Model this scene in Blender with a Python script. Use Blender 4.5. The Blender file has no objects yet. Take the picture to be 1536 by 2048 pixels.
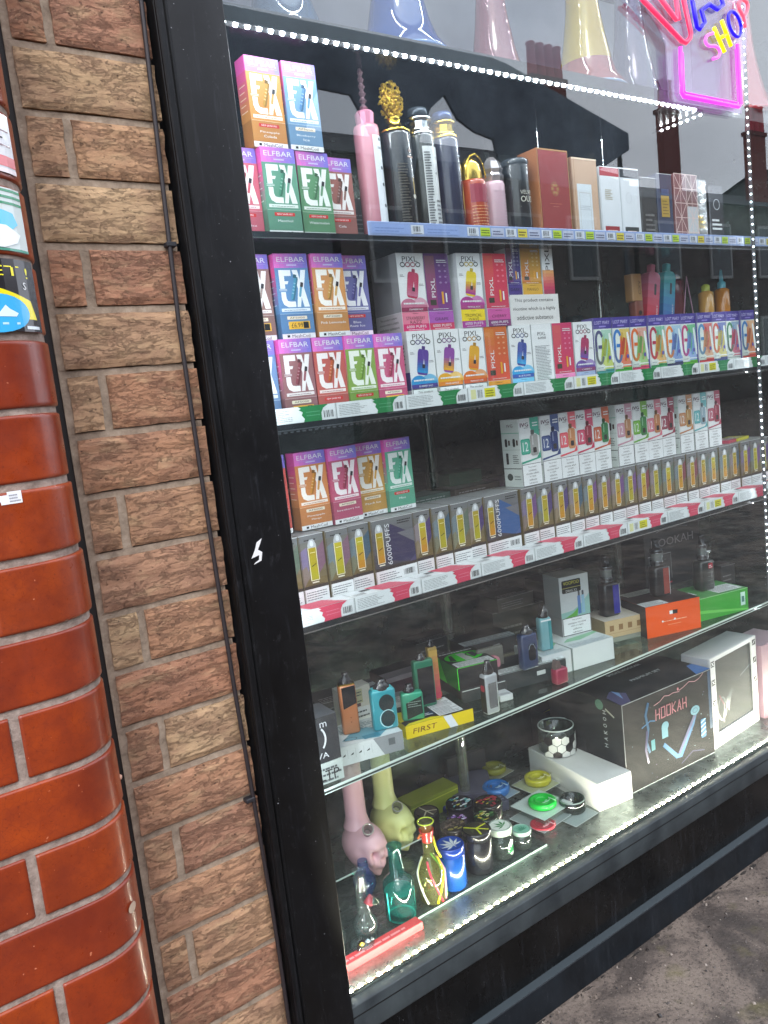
import bpy, bmesh, math, random
from mathutils import Vector, Matrix, noise
random.seed(7)
sc = bpy.context.scene
# ---------------------------------------------------------------- camera
YAW, PIT, ROL = 6.03336495e-01, 1.36911995e-01, -1.11854726e-01
EYE = Vector((0.0, -1.0, 1.14))
def camera():
    cy, sy, cp, sp = math.cos(YAW), math.sin(YAW), math.cos(PIT), math.sin(PIT)
    f = Vector((sy*cp, cy*cp, -sp)); r = Vector((cy, -sy, 0)); u = r.cross(f)
    c, s = math.cos(ROL), math.sin(ROL)
    r2 = c*r + s*u; u2 = -s*r + c*u
    cam = bpy.data.cameras.new('camera'); o = bpy.data.objects.new('camera', cam)
    m = Matrix((r2, u2, -f)).transposed().to_4x4(); m.translation = EYE
    o.matrix_world = m
    cam.sensor_fit = 'VERTICAL'; cam.sensor_height = 24.0; cam.sensor_width = 18.0
    cam.lens = 1619.32498/2048*24.0; cam.clip_start = .02; cam.clip_end = 400
    sc.collection.objects.link(o); sc.camera = o
camera()
# ---------------------------------------------------------------- world, sun, exposure
SUN_EL, SUN_AZ = math.radians(48), math.radians(215)
w = bpy.data.worlds.new('World'); sc.world = w; w.use_nodes = True
nt = w.node_tree; nt.nodes.clear()
def N(nt, t, **k):
    n = nt.nodes.new(t)
    for a, b in k.items(): setattr(n, a, b)
    return n
sky = N(nt, 'ShaderNodeTexSky', sky_type='NISHITA', sun_disc=False, sun_elevation=SUN_EL, sun_rotation=SUN_AZ)
sky.air_density = 1.0; sky.dust_density = 3.0; sky.ozone_density = 1.0
tc = N(nt, 'ShaderNodeTexCoord'); nz = N(nt, 'ShaderNodeTexNoise'); nz.inputs['Scale'].default_value = 2.2; nz.inputs['Detail'].default_value = 6
mp = N(nt, 'ShaderNodeMapping'); mp.inputs['Scale'].default_value = (1, 1, 2.2)
rp = N(nt, 'ShaderNodeValToRGB'); rp.color_ramp.elements[0].position = .25; rp.color_ramp.elements[0].color = (.35, .35, .35, 1)
rp.color_ramp.elements[1].position = .6; rp.color_ramp.elements[1].color = (1, 1, 1, 1)
mx = N(nt, 'ShaderNodeMix', data_type='RGBA'); mx.inputs[7].default_value = (10.6, 11.2, 12.6, 1)
bg = N(nt, 'ShaderNodeBackground'); bg.inputs['Strength'].default_value = .15
out = N(nt, 'ShaderNodeOutputWorld')
L = nt.links.new
L(tc.outputs['Generated'], mp.inputs[0]); L(mp.outputs[0], nz.inputs['Vector']); L(nz.outputs['Fac'], rp.inputs[0])
L(rp.outputs[0], mx.inputs[0]); L(sky.outputs[0], mx.inputs[6]); L(mx.outputs[2], bg.inputs[0]); L(bg.outputs[0], out.inputs[0])
sl = bpy.data.lights.new('sun', 'SUN'); sl.energy = .6; sl.angle = math.radians(15); sl.color = (1, .97, .93)
so = bpy.data.objects.new('sun', sl); sc.collection.objects.link(so)
so.rotation_euler = (math.radians(90)-SUN_EL, 0, math.radians(180)-SUN_AZ)
sc.view_settings.view_transform = 'Standard'; sc.view_settings.look = 'None'
sc.view_settings.exposure = 0.9; sc.view_settings.gamma = 1.0; sc.view_settings.use_curve_mapping = False
sc.cycles.max_bounces = 12; sc.cycles.transparent_max_bounces = 24; sc.cycles.glossy_bounces = 4; sc.cycles.diffuse_bounces = 3
sc.cycles.transmission_bounces = 8; sc.cycles.sample_clamp_indirect = 4.0; sc.cycles.caustics_reflective = False; sc.cycles.caustics_refractive = False
LED_POWER = 400.0
# ---------------------------------------------------------------- materials
def lin(c): return c/12.92 if c <= .04045 else ((c+.055)/1.055)**2.4
def rgb(h):
    h = h.lstrip('#'); return tuple(lin(int(h[i:i+2], 16)/255) for i in (0, 2, 4))+(1,)
_M = {}
def newmat(name):
    m = bpy.data.materials.new(name); m.use_nodes = True
    return m, m.node_tree, m.node_tree.nodes['Principled BSDF']
def C(h, rough=.38, metal=0.0, emit=0.0, coat=0.0, var=.06):
    """printed card, plastic or metal of one colour with a faint mottling"""
    k = (h, rough, metal, emit, coat, var)
    if k in _M: return _M[k]
    m, nt, p = newmat('paint_'+h.strip('#')); c = rgb(h)
    if emit:
        p.inputs['Base Color'].default_value = c; p.inputs['Emission Color'].default_value = c; p.inputs['Emission Strength'].default_value = emit
    else:
        g = N(nt, 'ShaderNodeNewGeometry'); n = N(nt, 'ShaderNodeTexNoise'); n.inputs['Scale'].default_value = 45; n.inputs['Detail'].default_value = 3
        mr = N(nt, 'ShaderNodeMapRange'); mr.inputs[3].default_value = 1-var; mr.inputs[4].default_value = 1+var
        mu = N(nt, 'ShaderNodeVectorMath', operation='SCALE'); mu.inputs[0].default_value = c[:3]
        nt.links.new(g.outputs['Position'], n.inputs['Vector']); nt.links.new(n.outputs['Fac'], mr.inputs[0])
        nt.links.new(mr.outputs[0], mu.inputs['Scale']); nt.links.new(mu.outputs[0], p.inputs['Base Color'])
    p.inputs['Roughness'].default_value = rough; p.inputs['Metallic'].default_value = metal; p.inputs['Coat Weight'].default_value = coat
    p.inputs['Coat Roughness'].default_value = .08
    _M[k] = m; return m
def clear(name, tint='#ffffff', gloss=1.0, ior=1.5, rough=.02, body=0.0, bodycol='#ffffff'):
    """thin clear or tinted sheet: transparent plus fresnel reflection plus a little body colour"""
    k = (name, tint, gloss, ior, rough, body, bodycol)
    if k in _M: return _M[k]
    m = bpy.data.materials.new(name); m.use_nodes = True; nt = m.node_tree; nt.nodes.clear()
    t = N(nt, 'ShaderNodeBsdfTransparent'); t.inputs[0].default_value = rgb(tint)
    gl = N(nt, 'ShaderNodeBsdfGlossy'); gl.inputs['Roughness'].default_value = rough
    lw = N(nt, 'ShaderNodeLayerWeight'); lw.inputs[0].default_value = .5; F0 = ((ior-1)/(ior+1))**2*gloss
    pw = N(nt, 'ShaderNodeMath', operation='POWER'); pw.inputs[1].default_value = 5.0; nt.links.new(lw.outputs['Facing'], pw.inputs[0])
    mu = N(nt, 'ShaderNodeMath', operation='MULTIPLY_ADD'); mu.inputs[1].default_value = 1-F0; mu.inputs[2].default_value = F0; mu.use_clamp = True
    d = N(nt, 'ShaderNodeBsdfDiffuse'); d.inputs[0].default_value = rgb(bodycol)
    m1 = N(nt, 'ShaderNodeMixShader'); m1.inputs[0].default_value = body
    m2 = N(nt, 'ShaderNodeMixShader'); o = N(nt, 'ShaderNodeOutputMaterial')
    l = nt.links.new
    l(t.outputs[0], m1.inputs[1]); l(d.outputs[0], m1.inputs[2]); l(pw.outputs[0], mu.inputs[0]); l(mu.outputs[0], m2.inputs[0])
    l(m1.outputs[0], m2.inputs[1]); l(gl.outputs[0], m2.inputs[2]); l(m2.outputs[0], o.inputs[0])
    _M[k] = m; return m
def pos(nt, scale):
    g = N(nt, 'ShaderNodeNewGeometry'); mp = N(nt, 'ShaderNodeMapping'); mp.inputs['Scale'].default_value = scale
    nt.links.new(g.outputs['Position'], mp.inputs[0]); return mp.outputs[0]
def ramp(nt, fac, stops):
    r = N(nt, 'ShaderNodeValToRGB'); e = r.color_ramp.elements
    while len(e) < len(stops): e.new(.5)
    for i, (p_, c) in enumerate(stops): e[i].position = p_; e[i].color = rgb(c) if isinstance(c, str) else (c, c, c, 1)
    nt.links.new(fac, r.inputs[0]); return r.outputs[0]
def tex(nt, vec, scale, detail=6, rough=.6, dist=0):
    n = N(nt, 'ShaderNodeTexNoise'); n.inputs['Scale'].default_value = scale; n.inputs['Detail'].default_value = detail
    n.inputs['Roughness'].default_value = rough; n.inputs['Distortion'].default_value = dist
    nt.links.new(vec, n.inputs['Vector']); return n.outputs['Fac']
def mixc(nt, f, a, b, mode='MIX'):
    m = N(nt, 'ShaderNodeMix', data_type='RGBA', blend_type=mode)
    for s, v in ((0, f), (6, a), (7, b)):
        if isinstance(v, (int, float)): m.inputs[s].default_value = v if s == 0 else (v, v, v, 1)
        elif isinstance(v, str): m.inputs[s].default_value = rgb(v)
        else: nt.links.new(v, m.inputs[s])
    return m.outputs[2]
def bump(nt, p, h, strength, dist):
    b = N(nt, 'ShaderNodeBump'); b.inputs['Strength'].default_value = strength; b.inputs['Distance'].default_value = dist
    nt.links.new(h, b.inputs['Height']); nt.links.new(b.outputs[0], p.inputs['Normal'])
def mat_rustic():
    m, nt, p = newmat('rustic_brick'); l = nt.links.new
    oi = N(nt, 'ShaderNodeObjectInfo')
    base = ramp(nt, oi.outputs['Random'], [(0, '#cda27c'), (.25, '#c08a6a'), (.5, '#b8876c'), (.75, '#d3b28a'), (1, '#c4906f')])
    off = N(nt, 'ShaderNodeVectorMath', operation='SCALE'); off.inputs[0].default_value = (3.1, 1.7, 9.3); l(oi.outputs['Random'], off.inputs['Scale'])
    g = N(nt, 'ShaderNodeNewGeometry'); ad = N(nt, 'ShaderNodeVectorMath', operation='ADD'); l(g.outputs['Position'], ad.inputs[0]); l(off.outputs[0], ad.inputs[1])
    def mapped(s):
        mp = N(nt, 'ShaderNodeMapping'); mp.inputs['Scale'].default_value = s; l(ad.outputs[0], mp.inputs[0]); return mp.outputs[0]
    patch = tex(nt, mapped((1, 1, 1.6)), 16, 4)
    c1 = mixc(nt, ramp(nt, patch, [(.42, 0.0), (.62, .55)]), base, '#936c58')
    patch2 = tex(nt, mapped((1, 1, 2.5)), 24, 5)
    c1 = mixc(nt, ramp(nt, patch2, [(.52, 0.0), (.70, .45)]), c1, '#d0b38a')
    crease = tex(nt, mapped((.5, .6, 1.7)), 36, 8, .78, .3)
    cr = ramp(nt, crease, [(.47, 1.0), (.489, .15), (.495, .15), (.512, 1.0)])
    fine = tex(nt, mapped((.75, 1, 1.2)), 230, 6, .85, .1)
    fr = ramp(nt, fine, [(.36, 0.0), (.62, 1.0)])
    st = ramp(nt, tex(nt, mapped((.42, .8, 2.3)), 150, 6, .85, .12), [(.40, 0.0), (.52, 1.0)]); fr = mixc(nt, .5, fr, st)
    c2 = mixc(nt, mixc(nt, .5, cr, fr), mixc(nt, .44, c1, '#443029'), c1)
    c3 = mixc(nt, ramp(nt, tex(nt, mapped((1, 1, 1)), 420, 2), [(.6, 0.0), (.75, .5)]), c2, '#d4b48c')
    l(c3, p.inputs['Base Color']); p.inputs['Roughness'].default_value = .93
    pit = ramp(nt, tex(nt, mapped((1, 1, 1)), 120, 3, .6), [(.30, 0.0), (.40, 1.0)])
    pd = ramp(nt, tex(nt, mapped((.8, 1, 1.2)), 170, 2, .5), [(.28, .6), (.34, 0.0)]); c4 = mixc(nt, pd, c3, '#2e211c'); l(c4, p.inputs['Base Color'])
    h = mixc(nt, .3, mixc(nt, .38, cr, fr), pit); bump(nt, p, h, 1.0, .0026)
    return m
def mat_mortar(col='#ab9985', dark='#7a6b5c'):
    m, nt, p = newmat('mortar')
    v = pos(nt, (1, 1, 1)); c = ramp(nt, tex(nt, v, 55, 8, .7), [(.3, dark), (.6, col), (.8, '#bdb1a3')])
    nt.links.new(c, p.inputs['Base Color']); p.inputs['Roughness'].default_value = .95
    bump(nt, p, tex(nt, v, 260, 5, .7), .9, .0015); return m
def mat_glazed():
    m, nt, p = newmat('glazed_red_brick'); oi = N(nt, 'ShaderNodeObjectInfo'); l = nt.links.new
    base = ramp(nt, oi.outputs['Random'], [(0, '#96380f'), (.35, '#9f3d0c'), (.7, '#a6440f'), (1, '#8b3312')])
    v = pos(nt, (1, 1, 1)); c = mixc(nt, ramp(nt, tex(nt, v, 38, 6, .65), [(.35, .55), (.7, 0.0)]), base, '#6e2212')
    c = mixc(nt, ramp(nt, tex(nt, v, 9, 5), [(.4, .5), (.62, 0.0)]), c, '#5e1c10')
    vo = N(nt, 'ShaderNodeTexVoronoi', feature='DISTANCE_TO_EDGE'); vo.inputs['Scale'].default_value = 130; l(v, vo.inputs['Vector'])
    c = mixc(nt, ramp(nt, vo.outputs['Distance'], [(0.0, .35), (.05, 0.0)]), c, '#6e2414')
    c = mixc(nt, ramp(nt, tex(nt, v, 330, 3), [(.60, 0.0), (.74, .6)]), c, '#5c1a10')
    c = mixc(nt, ramp(nt, tex(nt, v, 190, 1), [(.78, 0.0), (.80, .8)]), c, '#c97a5a')
    l(c, p.inputs['Base Color']); p.inputs['Coat Weight'].default_value = .5; p.inputs['Coat Roughness'].default_value = .16
    p.inputs['Specular IOR Level'].default_value = .3
    l(ramp(nt, tex(nt, v, 60, 4), [(.3, .25), (.7, .5)]), p.inputs['Roughness'])
    bump(nt, p, tex(nt, v, 95, 4), .16, .001); return m
def mat_black(name='black_frame_paint', col='#060607', col2='#101114', r0=.35, r1=.55):
    m, nt, p = newmat(name); p.inputs['Specular IOR Level'].default_value = .28; l = nt.links.new; v = pos(nt, (1, 1, .6))
    c = ramp(nt, tex(nt, v, 14, 7, .6), [(.35, col), (.75, col2)])
    c = mixc(nt, ramp(nt, tex(nt, v, 480, 1), [(.80, 0.0), (.82, .6)]), c, '#8a8a88')
    vs_ = pos(nt, (9, 9, .7)); c = mixc(nt, ramp(nt, tex(nt, vs_, 9, 5, .7), [(.56, 0.0), (.75, .35)]), c, '#3c3f45')
    c = mixc(nt, ramp(nt, tex(nt, v, 75, 6, .8), [(.58, 0.0), (.75, .25)]), c, '#55565a')
    l(c, p.inputs['Base Color']); l(ramp(nt, tex(nt, v, 25, 5), [(.3, r0), (.7, r1)]), p.inputs['Roughness'])
    bump(nt, p, tex(nt, v, 30, 4), .12, .0015); return m
def mat_crinkle(name='crinkled_dark_film', lo='#23292a', hi='#4d5654', metal=.55, rough=.28, sc_=18):
    m, nt, p = newmat(name); l = nt.links.new; v = pos(nt, (1, 1, 1))
    c = ramp(nt, tex(nt, v, sc_, 8, .65, .8), [(.3, lo), (.7, hi)]); l(c, p.inputs['Base Color'])
    p.inputs['Metallic'].default_value = metal; l(ramp(nt, tex(nt, v, sc_*2, 4), [(.3, rough*.7), (.7, rough*1.5)]), p.inputs['Roughness'])
    bump(nt, p, tex(nt, v, sc_*1.4, 6, .6, 1.0), .5, .004); return m
def mat_pavement():
    m, nt, p = newmat('dirty_pavement'); l = nt.links.new; v = pos(nt, (1, 1, 1))
    c = ramp(nt, tex(nt, v, 5.5, 9, .68, .6), [(.32, '#2f2925'), (.46, '#4a413b'), (.55, '#6c6057'), (.72, '#85786c')])
    c = mixc(nt, ramp(nt, tex(nt, v, 160, 4, .8), [(.50, 0.0), (.66, .8)]), c, '#1d1713')
    c = mixc(nt, ramp(nt, tex(nt, v, 260, 2, .6), [(.68, 0.0), (.73, .6)]), c, '#b3a89c')
    c = mixc(nt, ramp(nt, tex(nt, v, 9, 3), [(.60, 0.0), (.72, .45)]), c, '#5f5a2c')
    l(c, p.inputs['Base Color']); l(ramp(nt, tex(nt, v, 12, 4), [(.35, .45), (.65, .9)]), p.inputs['Roughness'])
    bump(nt, p, tex(nt, v, 120, 7, .75), .8, .004); return m
def mat_skyline(col, col2, s=3):
    m, nt, p = newmat('weathered_wall'); v = pos(nt, (1, 1, 1))
    nt.links.new(ramp(nt, tex(nt, v, s, 6), [(.3, col), (.7, col2)]), p.inputs['Base Color']); p.inputs['Roughness'].default_value = .9; return m
RUSTIC, MORTAR, GLAZED, BLACK = mat_rustic(), mat_mortar(), mat_glazed(), mat_black()
MORTAR2 = mat_mortar('#a8968a', '#6a5a50')
FILM = mat_crinkle(); DECK = mat_crinkle('metallic_deck_film', '#59625f', '#9aa39e', .75, .30, 30)
PAVE = mat_pavement()
PANE = clear('window_pane_glass', '#fafdfc', 1.2, 1.62, .0, .006, '#c8ccd4')
SHELFG = clear('shelf_glass', '#e2ece8', 1.0, 1.5, .02, .03, '#9fb5ab')
EDGE = C('#c9d8d2', .18, 0, 0, .6)
ACRYL = clear('clear_acrylic', '#eef3f2', 1.0, 1.5, .02, .04, '#b8c4c0')
DARKB = mat_black('dark_shelf_board', '#101314', '#20262a', .12, .25)
WHITE, INK, CHROME = C('#e6e8ea'), C('#16171b'), C('#d8dadc', .12, 1.0)
GOLD = C('#e8c24a', .2, 1.0)
# ---------------------------------------------------------------- mesh builder
class MB:
    def __init__(s): s.v, s.f, s.mi, s.sm, s.mats = [], [], [], [], []
    def mat(s, m):
        if isinstance(m, str): m = C(m)
        if m not in s.mats: s.mats.append(m)
        return s.mats.index(m)
    def add(s, vs, fs, m, smooth=False, X=None):
        b = len(s.v); s.v += [tuple(X @ Vector(p)) if X else tuple(p) for p in vs]; i = s.mat(m)
        for f in fs: s.f.append(tuple(b+k for k in f)); s.mi.append(i); s.sm.append(smooth)
        return s
    def box(s, x0, x1, y0, y1, z0, z1, m, bev=0, X=None, mats=None):
        if bev <= 0:
            vs = [(x, y, z) for x in (x0, x1) for y in (y0, y1) for z in (z0, z1)]
            fs = [(0, 1, 3, 2), (4, 6, 7, 5), (0, 4, 5, 1), (2, 3, 7, 6), (0, 2, 6, 4), (1, 5, 7, 3)]  # left right front back bottom top
            if mats:
                for f, mm in zip(fs, mats): s.add([vs[k] for k in f], [(0, 1, 2, 3)], mm, False, X)
                return s
            return s.add(vs, fs, m, False, X)
        bm = bmesh.new(); bmesh.ops.create_cube(bm, size=1)
        for q in bm.verts: q.co = Vector(((x0+x1)/2+q.co.x*(x1-x0), (y0+y1)/2+q.co.y*(y1-y0), (z0+z1)/2+q.co.z*(z1-z0)))
        bmesh.ops.bevel(bm, geom=bm.edges[:], offset=bev, segments=2 if bev > .002 else 1, profile=.5, affect='EDGES')
        s.bm(bm, m, X=X, smooth=bev > .002); return s
    def bm(s, bm, m, X=None, smooth=False):
        bm.verts.index_update(); s.add([q.co.copy() for q in bm.verts], [tuple(q.index for q in f.verts) for f in bm.faces], m, smooth, X); bm.free(); return s
    def prism(s, pts, y0, y1, m, X=None, smooth=False):
        """outline in (x,z) given thickness from y0 to y1"""
        n = len(pts); a = sum(pts[i][0]*pts[(i+1) % n][1]-pts[(i+1) % n][0]*pts[i][1] for i in range(n))
        if a < 0: pts = pts[::-1]
        vs = [(x, y0, z) for x, z in pts]+[(x, y1, z) for x, z in pts]
        s.add(vs, [tuple(range(n)), tuple(range(2*n-1, n-1, -1))], m, False, X)
        return s.add(vs, [(i, i+n, (i+1) % n+n, (i+1) % n) for i in range(n)], m, smooth, X)
    def lathe(s, prof, m, n=28, X=None, c=(0, 0, 0), smooth=True):
        vs, fs = [], []
        for r, z in prof: vs += [(c[0]+r*math.cos(2*math.pi*k/n), c[1]+r*math.sin(2*math.pi*k/n), c[2]+z) for k in range(n)]
        for j in range(len(prof)-1):
            for k in range(n):
                a, b = j*n+k, j*n+(k+1) % n; fs.append((a, b, b+n, a+n))
        return s.add(vs, fs, m, smooth, X)
    def tube(s, pts, r, m, n=8, X=None):
        pts = [Vector(p) for p in pts]; vs, fs = [], []
        for i, p in enumerate(pts):
            t = (pts[min(i+1, len(pts)-1)]-pts[max(i-1, 0)]).normalized()
            a = t.orthogonal().normalized() if i == 0 else (a-t*a.dot(t)).normalized()
            b = t.cross(a); rr = r[i] if isinstance(r, (list, tuple)) else r
            vs += [p+rr*(math.cos(2*math.pi*k/n)*a+math.sin(2*math.pi*k/n)*b) for k in range(n)]
        for i in range(len(pts)-1):
            for k in range(n): q, w_ = i*n+k, i*n+(k+1) % n; fs.append((q, w_, w_+n, q+n))
        fs += [tuple(range(n))[::-1], tuple((len(pts)-1)*n+k for k in range(n))]
        return s.add(vs, fs, m, True, X)
    def build(s, name, parent=None, loc=None, rot=None, kind=None):
        me = bpy.data.meshes.new(name); me.from_pydata(s.v, [], s.f)
        for m in s.mats: me.materials.append(m)
        me.polygons.foreach_set('material_index', s.mi); me.polygons.foreach_set('use_smooth', s.sm); me.update()
        o = bpy.data.objects.new(name, me); sc.collection.objects.link(o)
        if loc: o.location = loc
        if rot: o.rotation_euler = rot
        if parent: o.parent = parent
        if kind: o['kind'] = kind
        return o
def thing(name, label, cat, loc=(0, 0, 0), rz=0, group=None, rot=None):
    o = bpy.data.objects.new(name, None); o.empty_display_size = .02; sc.collection.objects.link(o); o.location = loc
    o.rotation_euler = rot or (0, 0, math.radians(rz)); o['label'] = label; o['category'] = cat
    if group: o['group'] = group
    return o
# ---------------------------------------------------------------- lettering and flat print
_G = {}
def glyphs(txt, res=2):
    k = (txt, res)
    if k in _G: return _G[k]
    cu = bpy.data.curves.new('t', 'FONT'); cu.body = txt; cu.size = 1; cu.resolution_u = res; cu.fill_mode = 'FRONT'
    o = bpy.data.objects.new('t', cu); sc.collection.objects.link(o)
    me = o.to_mesh(); vs = [(v.co.x, v.co.y) for v in me.vertices]; fs = [tuple(p.vertices) for p in me.polygons]; o.to_mesh_clear()
    bpy.data.objects.remove(o); bpy.data.curves.remove(cu)
    if not vs: vs = [(0, 0)]
    x0, x1 = min(v[0] for v in vs), max(v[0] for v in vs); y0, y1 = min(v[1] for v in vs), max(v[1] for v in vs)
    r = ([(x-x0, y-y0) for x, y in vs], fs, x1-x0 or 1, y1-y0 or 1); _G[k] = r; return r
def clipu(pts, c, sg):
    o = []
    for i, a in enumerate(pts):
        b = pts[(i+1) % len(pts)]; ia, ib = (a[0]-c)*sg >= 0, (b[0]-c)*sg >= 0
        if ia: o.append(a)
        if ia != ib: t = (c-a[0])/(b[0]-a[0]); o.append((c, a[1]+(b[1]-a[1])*t))
    return o
class Pn:
    """a plane on which flat print is laid, each layer a hair proud of the last"""
    def __init__(s, mb, o, U, V, fn=None):
        s.mb, s.o, s.U, s.V = mb, Vector(o), Vector(U), Vector(V); s.N = s.U.cross(s.V); s.fn = fn; s.k = 0
    def pt(s, u, v, l):
        l = l+s.k*.0022
        return s.fn(u, v, l) if s.fn else s.o+s.U*u+s.V*v+s.N*(.00022*l)
    def poly(s, pts, m, l=1):
        s.k += 1
        n = len(pts); a = sum(pts[i][0]*pts[(i+1) % n][1]-pts[(i+1) % n][0]*pts[i][1] for i in range(n))
        if a < 0: pts = pts[::-1]
        if s.fn:
            u0, u1 = min(p[0] for p in pts), max(p[0] for p in pts)
            if u1-u0 > .006:
                k = int((u1-u0)/.005)+1
                for i in range(k):
                    q = clipu(clipu(pts, u0+(u1-u0)*i/k, 1), u0+(u1-u0)*(i+1)/k, -1)
                    if len(q) > 2: s.mb.add([s.pt(u, v, l) for u, v in q], [tuple(range(len(q)))], m)
                return
        s.mb.add([s.pt(u, v, l) for u, v in pts], [tuple(range(n))], m)
    def rect(s, u0, v0, u1, v1, m, l=1, nu=1):
        s.k += 1
        for i in range(nu):
            a, b = u0+(u1-u0)*i/nu, u0+(u1-u0)*(i+1)/nu; s.mb.add([s.pt(a, v0, l), s.pt(b, v0, l), s.pt(b, v1, l), s.pt(a, v1, l)], [(0, 1, 2, 3)], m)
    def rr(s, u0, v0, u1, v1, r, m, l=1):
        s.poly(rrect(u0, v0, u1, v1, r), m, l)
    def grad(s, u0, v0, u1, v1, a, b, l=1, n=6, vert=False):
        A, B = [[int(h[i:i+2], 16) for i in (1, 3, 5)] for h in (a, b)]
        for i in range(n):
            t = i/(n-1); c = '#%02x%02x%02x' % tuple(int(x+(y-x)*t) for x, y in zip(A, B))
            if vert: s.rect(u0, v0+(v1-v0)*i/n, u1, v0+(v1-v0)*(i+1)/n, c, l)
            else: s.rect(u0+(u1-u0)*i/n, v0, u0+(u1-u0)*(i+1)/n, v1, c, l)
    def ell(s, u, v, a, b, m, l=1, n=20, t0=0, t1=360):
        s.poly([(u+a*math.cos(math.radians(t0+(t1-t0)*k/n)), v+b*math.sin(math.radians(t0+(t1-t0)*k/n))) for k in range(n if t1-t0 == 360 else n+1)], m, l)
    def ring(s, u, v, a, b, wd, m, l=1, n=22, t0=0, t1=360):
        q = []
        for k in range(n+1):
            t = math.radians(t0+(t1-t0)*k/n); q.append((math.cos(t), math.sin(t)))
        for (c0, s0), (c1, s1) in zip(q, q[1:]):
            s.poly([(u+a*c0, v+b*s0), (u+a*c1, v+b*s1), (u+(a-wd)*c1, v+(b-wd)*s1), (u+(a-wd)*c0, v+(b-wd)*s0)], m, l)
    def line(s, pts, wd, m, l=1):
        for (a, b), (c, d) in zip(pts, pts[1:]):
            L_ = math.hypot(c-a, d-b) or 1; nx, ny = -(d-b)/L_*wd/2, (c-a)/L_*wd/2; ex, ey = (c-a)/L_*wd*.3, (d-b)/L_*wd*.3
            s.poly([(a-nx-ex, b-ny-ey), (c-nx+ex, d-ny+ey), (c+nx+ex, d+ny+ey), (a+nx-ex, b+ny-ey)], m, l)
    def text(s, t, u, v, h, m, l=2, al='c', w=None, rot=0, res=2, skew=0):
        s.k += 1; vs, fs, W, H = glyphs(t, res); kx = ky = h/H
        if w: kx = w/W
        x0 = {'c': -W*kx/2, 'l': 0, 'r': -W*kx}[al]; c, n = math.cos(math.radians(rot)), math.sin(math.radians(rot)); P_ = []
        for x, y in vs:
            x, y = x*kx+x0+skew*y*ky, y*ky-h/2; P_.append(s.pt(u+c*x-n*y, v+n*x+c*y, l))
        s.mb.add(P_, fs, m)
    def lines(s, u0, v0, u1, v1, n, m, l=2, seed=0, fill=.45):
        """rows of very small print, too fine to read"""
        R = random.Random(seed); dv = (v1-v0)/n
        for i in range(n):
            u = u0; v = v0+dv*i
            end = u1-(u1-u0)*R.choice([0, 0, .1, .25])
            while u < end:
                w_ = R.uniform(.05, .16)*(u1-u0); s.rect(u, v, min(u+w_, end), v+dv*fill, m, l); u += w_+.018*(u1-u0)
    def bars(s, u0, v0, u1, v1, m, l=2, seed=0):
        R = random.Random(seed); u = u0
        while u < u1:
            a = R.choice([.0005, .001, .0015]); s.rect(u, v0, min(u+a, u1), v1, m, l); u += a+R.choice([.0006, .001, .0016])
def rrect(u0, v0, u1, v1, r, n=4):
    p = []
    for cx, cy, a in ((u1-r, v0+r, -90), (u1-r, v1-r, 0), (u0+r, v1-r, 90), (u0+r, v0+r, 180)):
        p += [(cx+r*math.cos(math.radians(a+90*k/n)), cy+r*math.sin(math.radians(a+90*k/n))) for k in range(n+1)]
    return p
def xf(pts, u, v, s=1, rot=0, sy=None):
    c, n = math.cos(math.radians(rot)), math.sin(math.radians(rot)); sy = sy or s
    return [(u+c*x*s-n*y*sy, v+n*x*s+c*y*sy) for x, y in pts]
def faces(mb, w, d, h):
    return (Pn(mb, (0, 0, 0), (1, 0, 0), (0, 0, 1)), Pn(mb, (0, 0, h), (1, 0, 0), (0, 1, 0)), Pn(mb, (0, d, 0), (0, -1, 0), (0, 0, 1)), Pn(mb, (w, 0, 0), (0, 1, 0), (0, 0, 1)))
def carton(name, label, cat, loc, rz, w, d, h, col, draw, group=None, mats=None, bev=.0007, key=None):
    """a card box with its print; draw(front, top, left, right)"""
    o = thing(name, label, cat, loc, rz, group)
    b = MB()
    if mats: b.box(0, w, 0, d, 0, h, None, 0, None, mats)
    else: b.box(0, w, 0, d, 0, h, col, bev)
    b.build('card_body', o)
    pr = MB(); draw(*faces(pr, w, d, h))
    if pr.v: pr.build('printed_artwork', o)
    return o
def dark(h, k=.6): return '#%02x%02x%02x' % tuple(int(int(h[i:i+2], 16)*k) for i in (1, 3, 5))
def lite(h, k=.5): return '#%02x%02x%02x' % tuple(int(255-(255-int(h[i:i+2], 16))*(1-k)) for i in (1, 3, 5))
WARN = ['This product', 'contains nicotine', 'which is a highly', 'addictive', 'substance']
def warning(p, u0, v0, u1, v1, ink=INK, l=1, rows=WARN, border=True):
    if border: p.rect(u0, v0, u1, v1, INK, l); e = (u1-u0)*.018; p.rect(u0+e, v0+e, u1-e, v1-e, WHITE, l+1)
    n = len(rows); dv = (v1-v0)*.86/n; cu = (u0+u1)/2
    for i, t in enumerate(rows):
        _, _, W, H = glyphs(t); h = dv*.62; w_ = min((u1-u0)*.86, W*h/H*1.05); p.text(t, cu, v1-(v1-v0)*.08-dv*(i+.5), h, ink, l+2, w=w_)
ORD = ['first', 'second', 'third', 'fourth', 'fifth', 'sixth', 'seventh', 'eighth', 'ninth', 'tenth', 'eleventh', 'twelfth', 'thirteenth', 'fourteenth', 'fifteenth', 'sixteenth', 'seventeenth', 'eighteenth', 'nineteenth', 'twentieth', 'twenty-first']
# ================================================================ THE SETTING
def structure(o): o['kind'] = 'structure'; return o
g = MB(); n = 40
g.add([(-40, -60, -.004), (60, -60, -.004), (60, .012, -.004), (-40, .012, -.004)], [(0, 1, 2, 3)], PAVE)
structure(g.build('pavement'))
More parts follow.
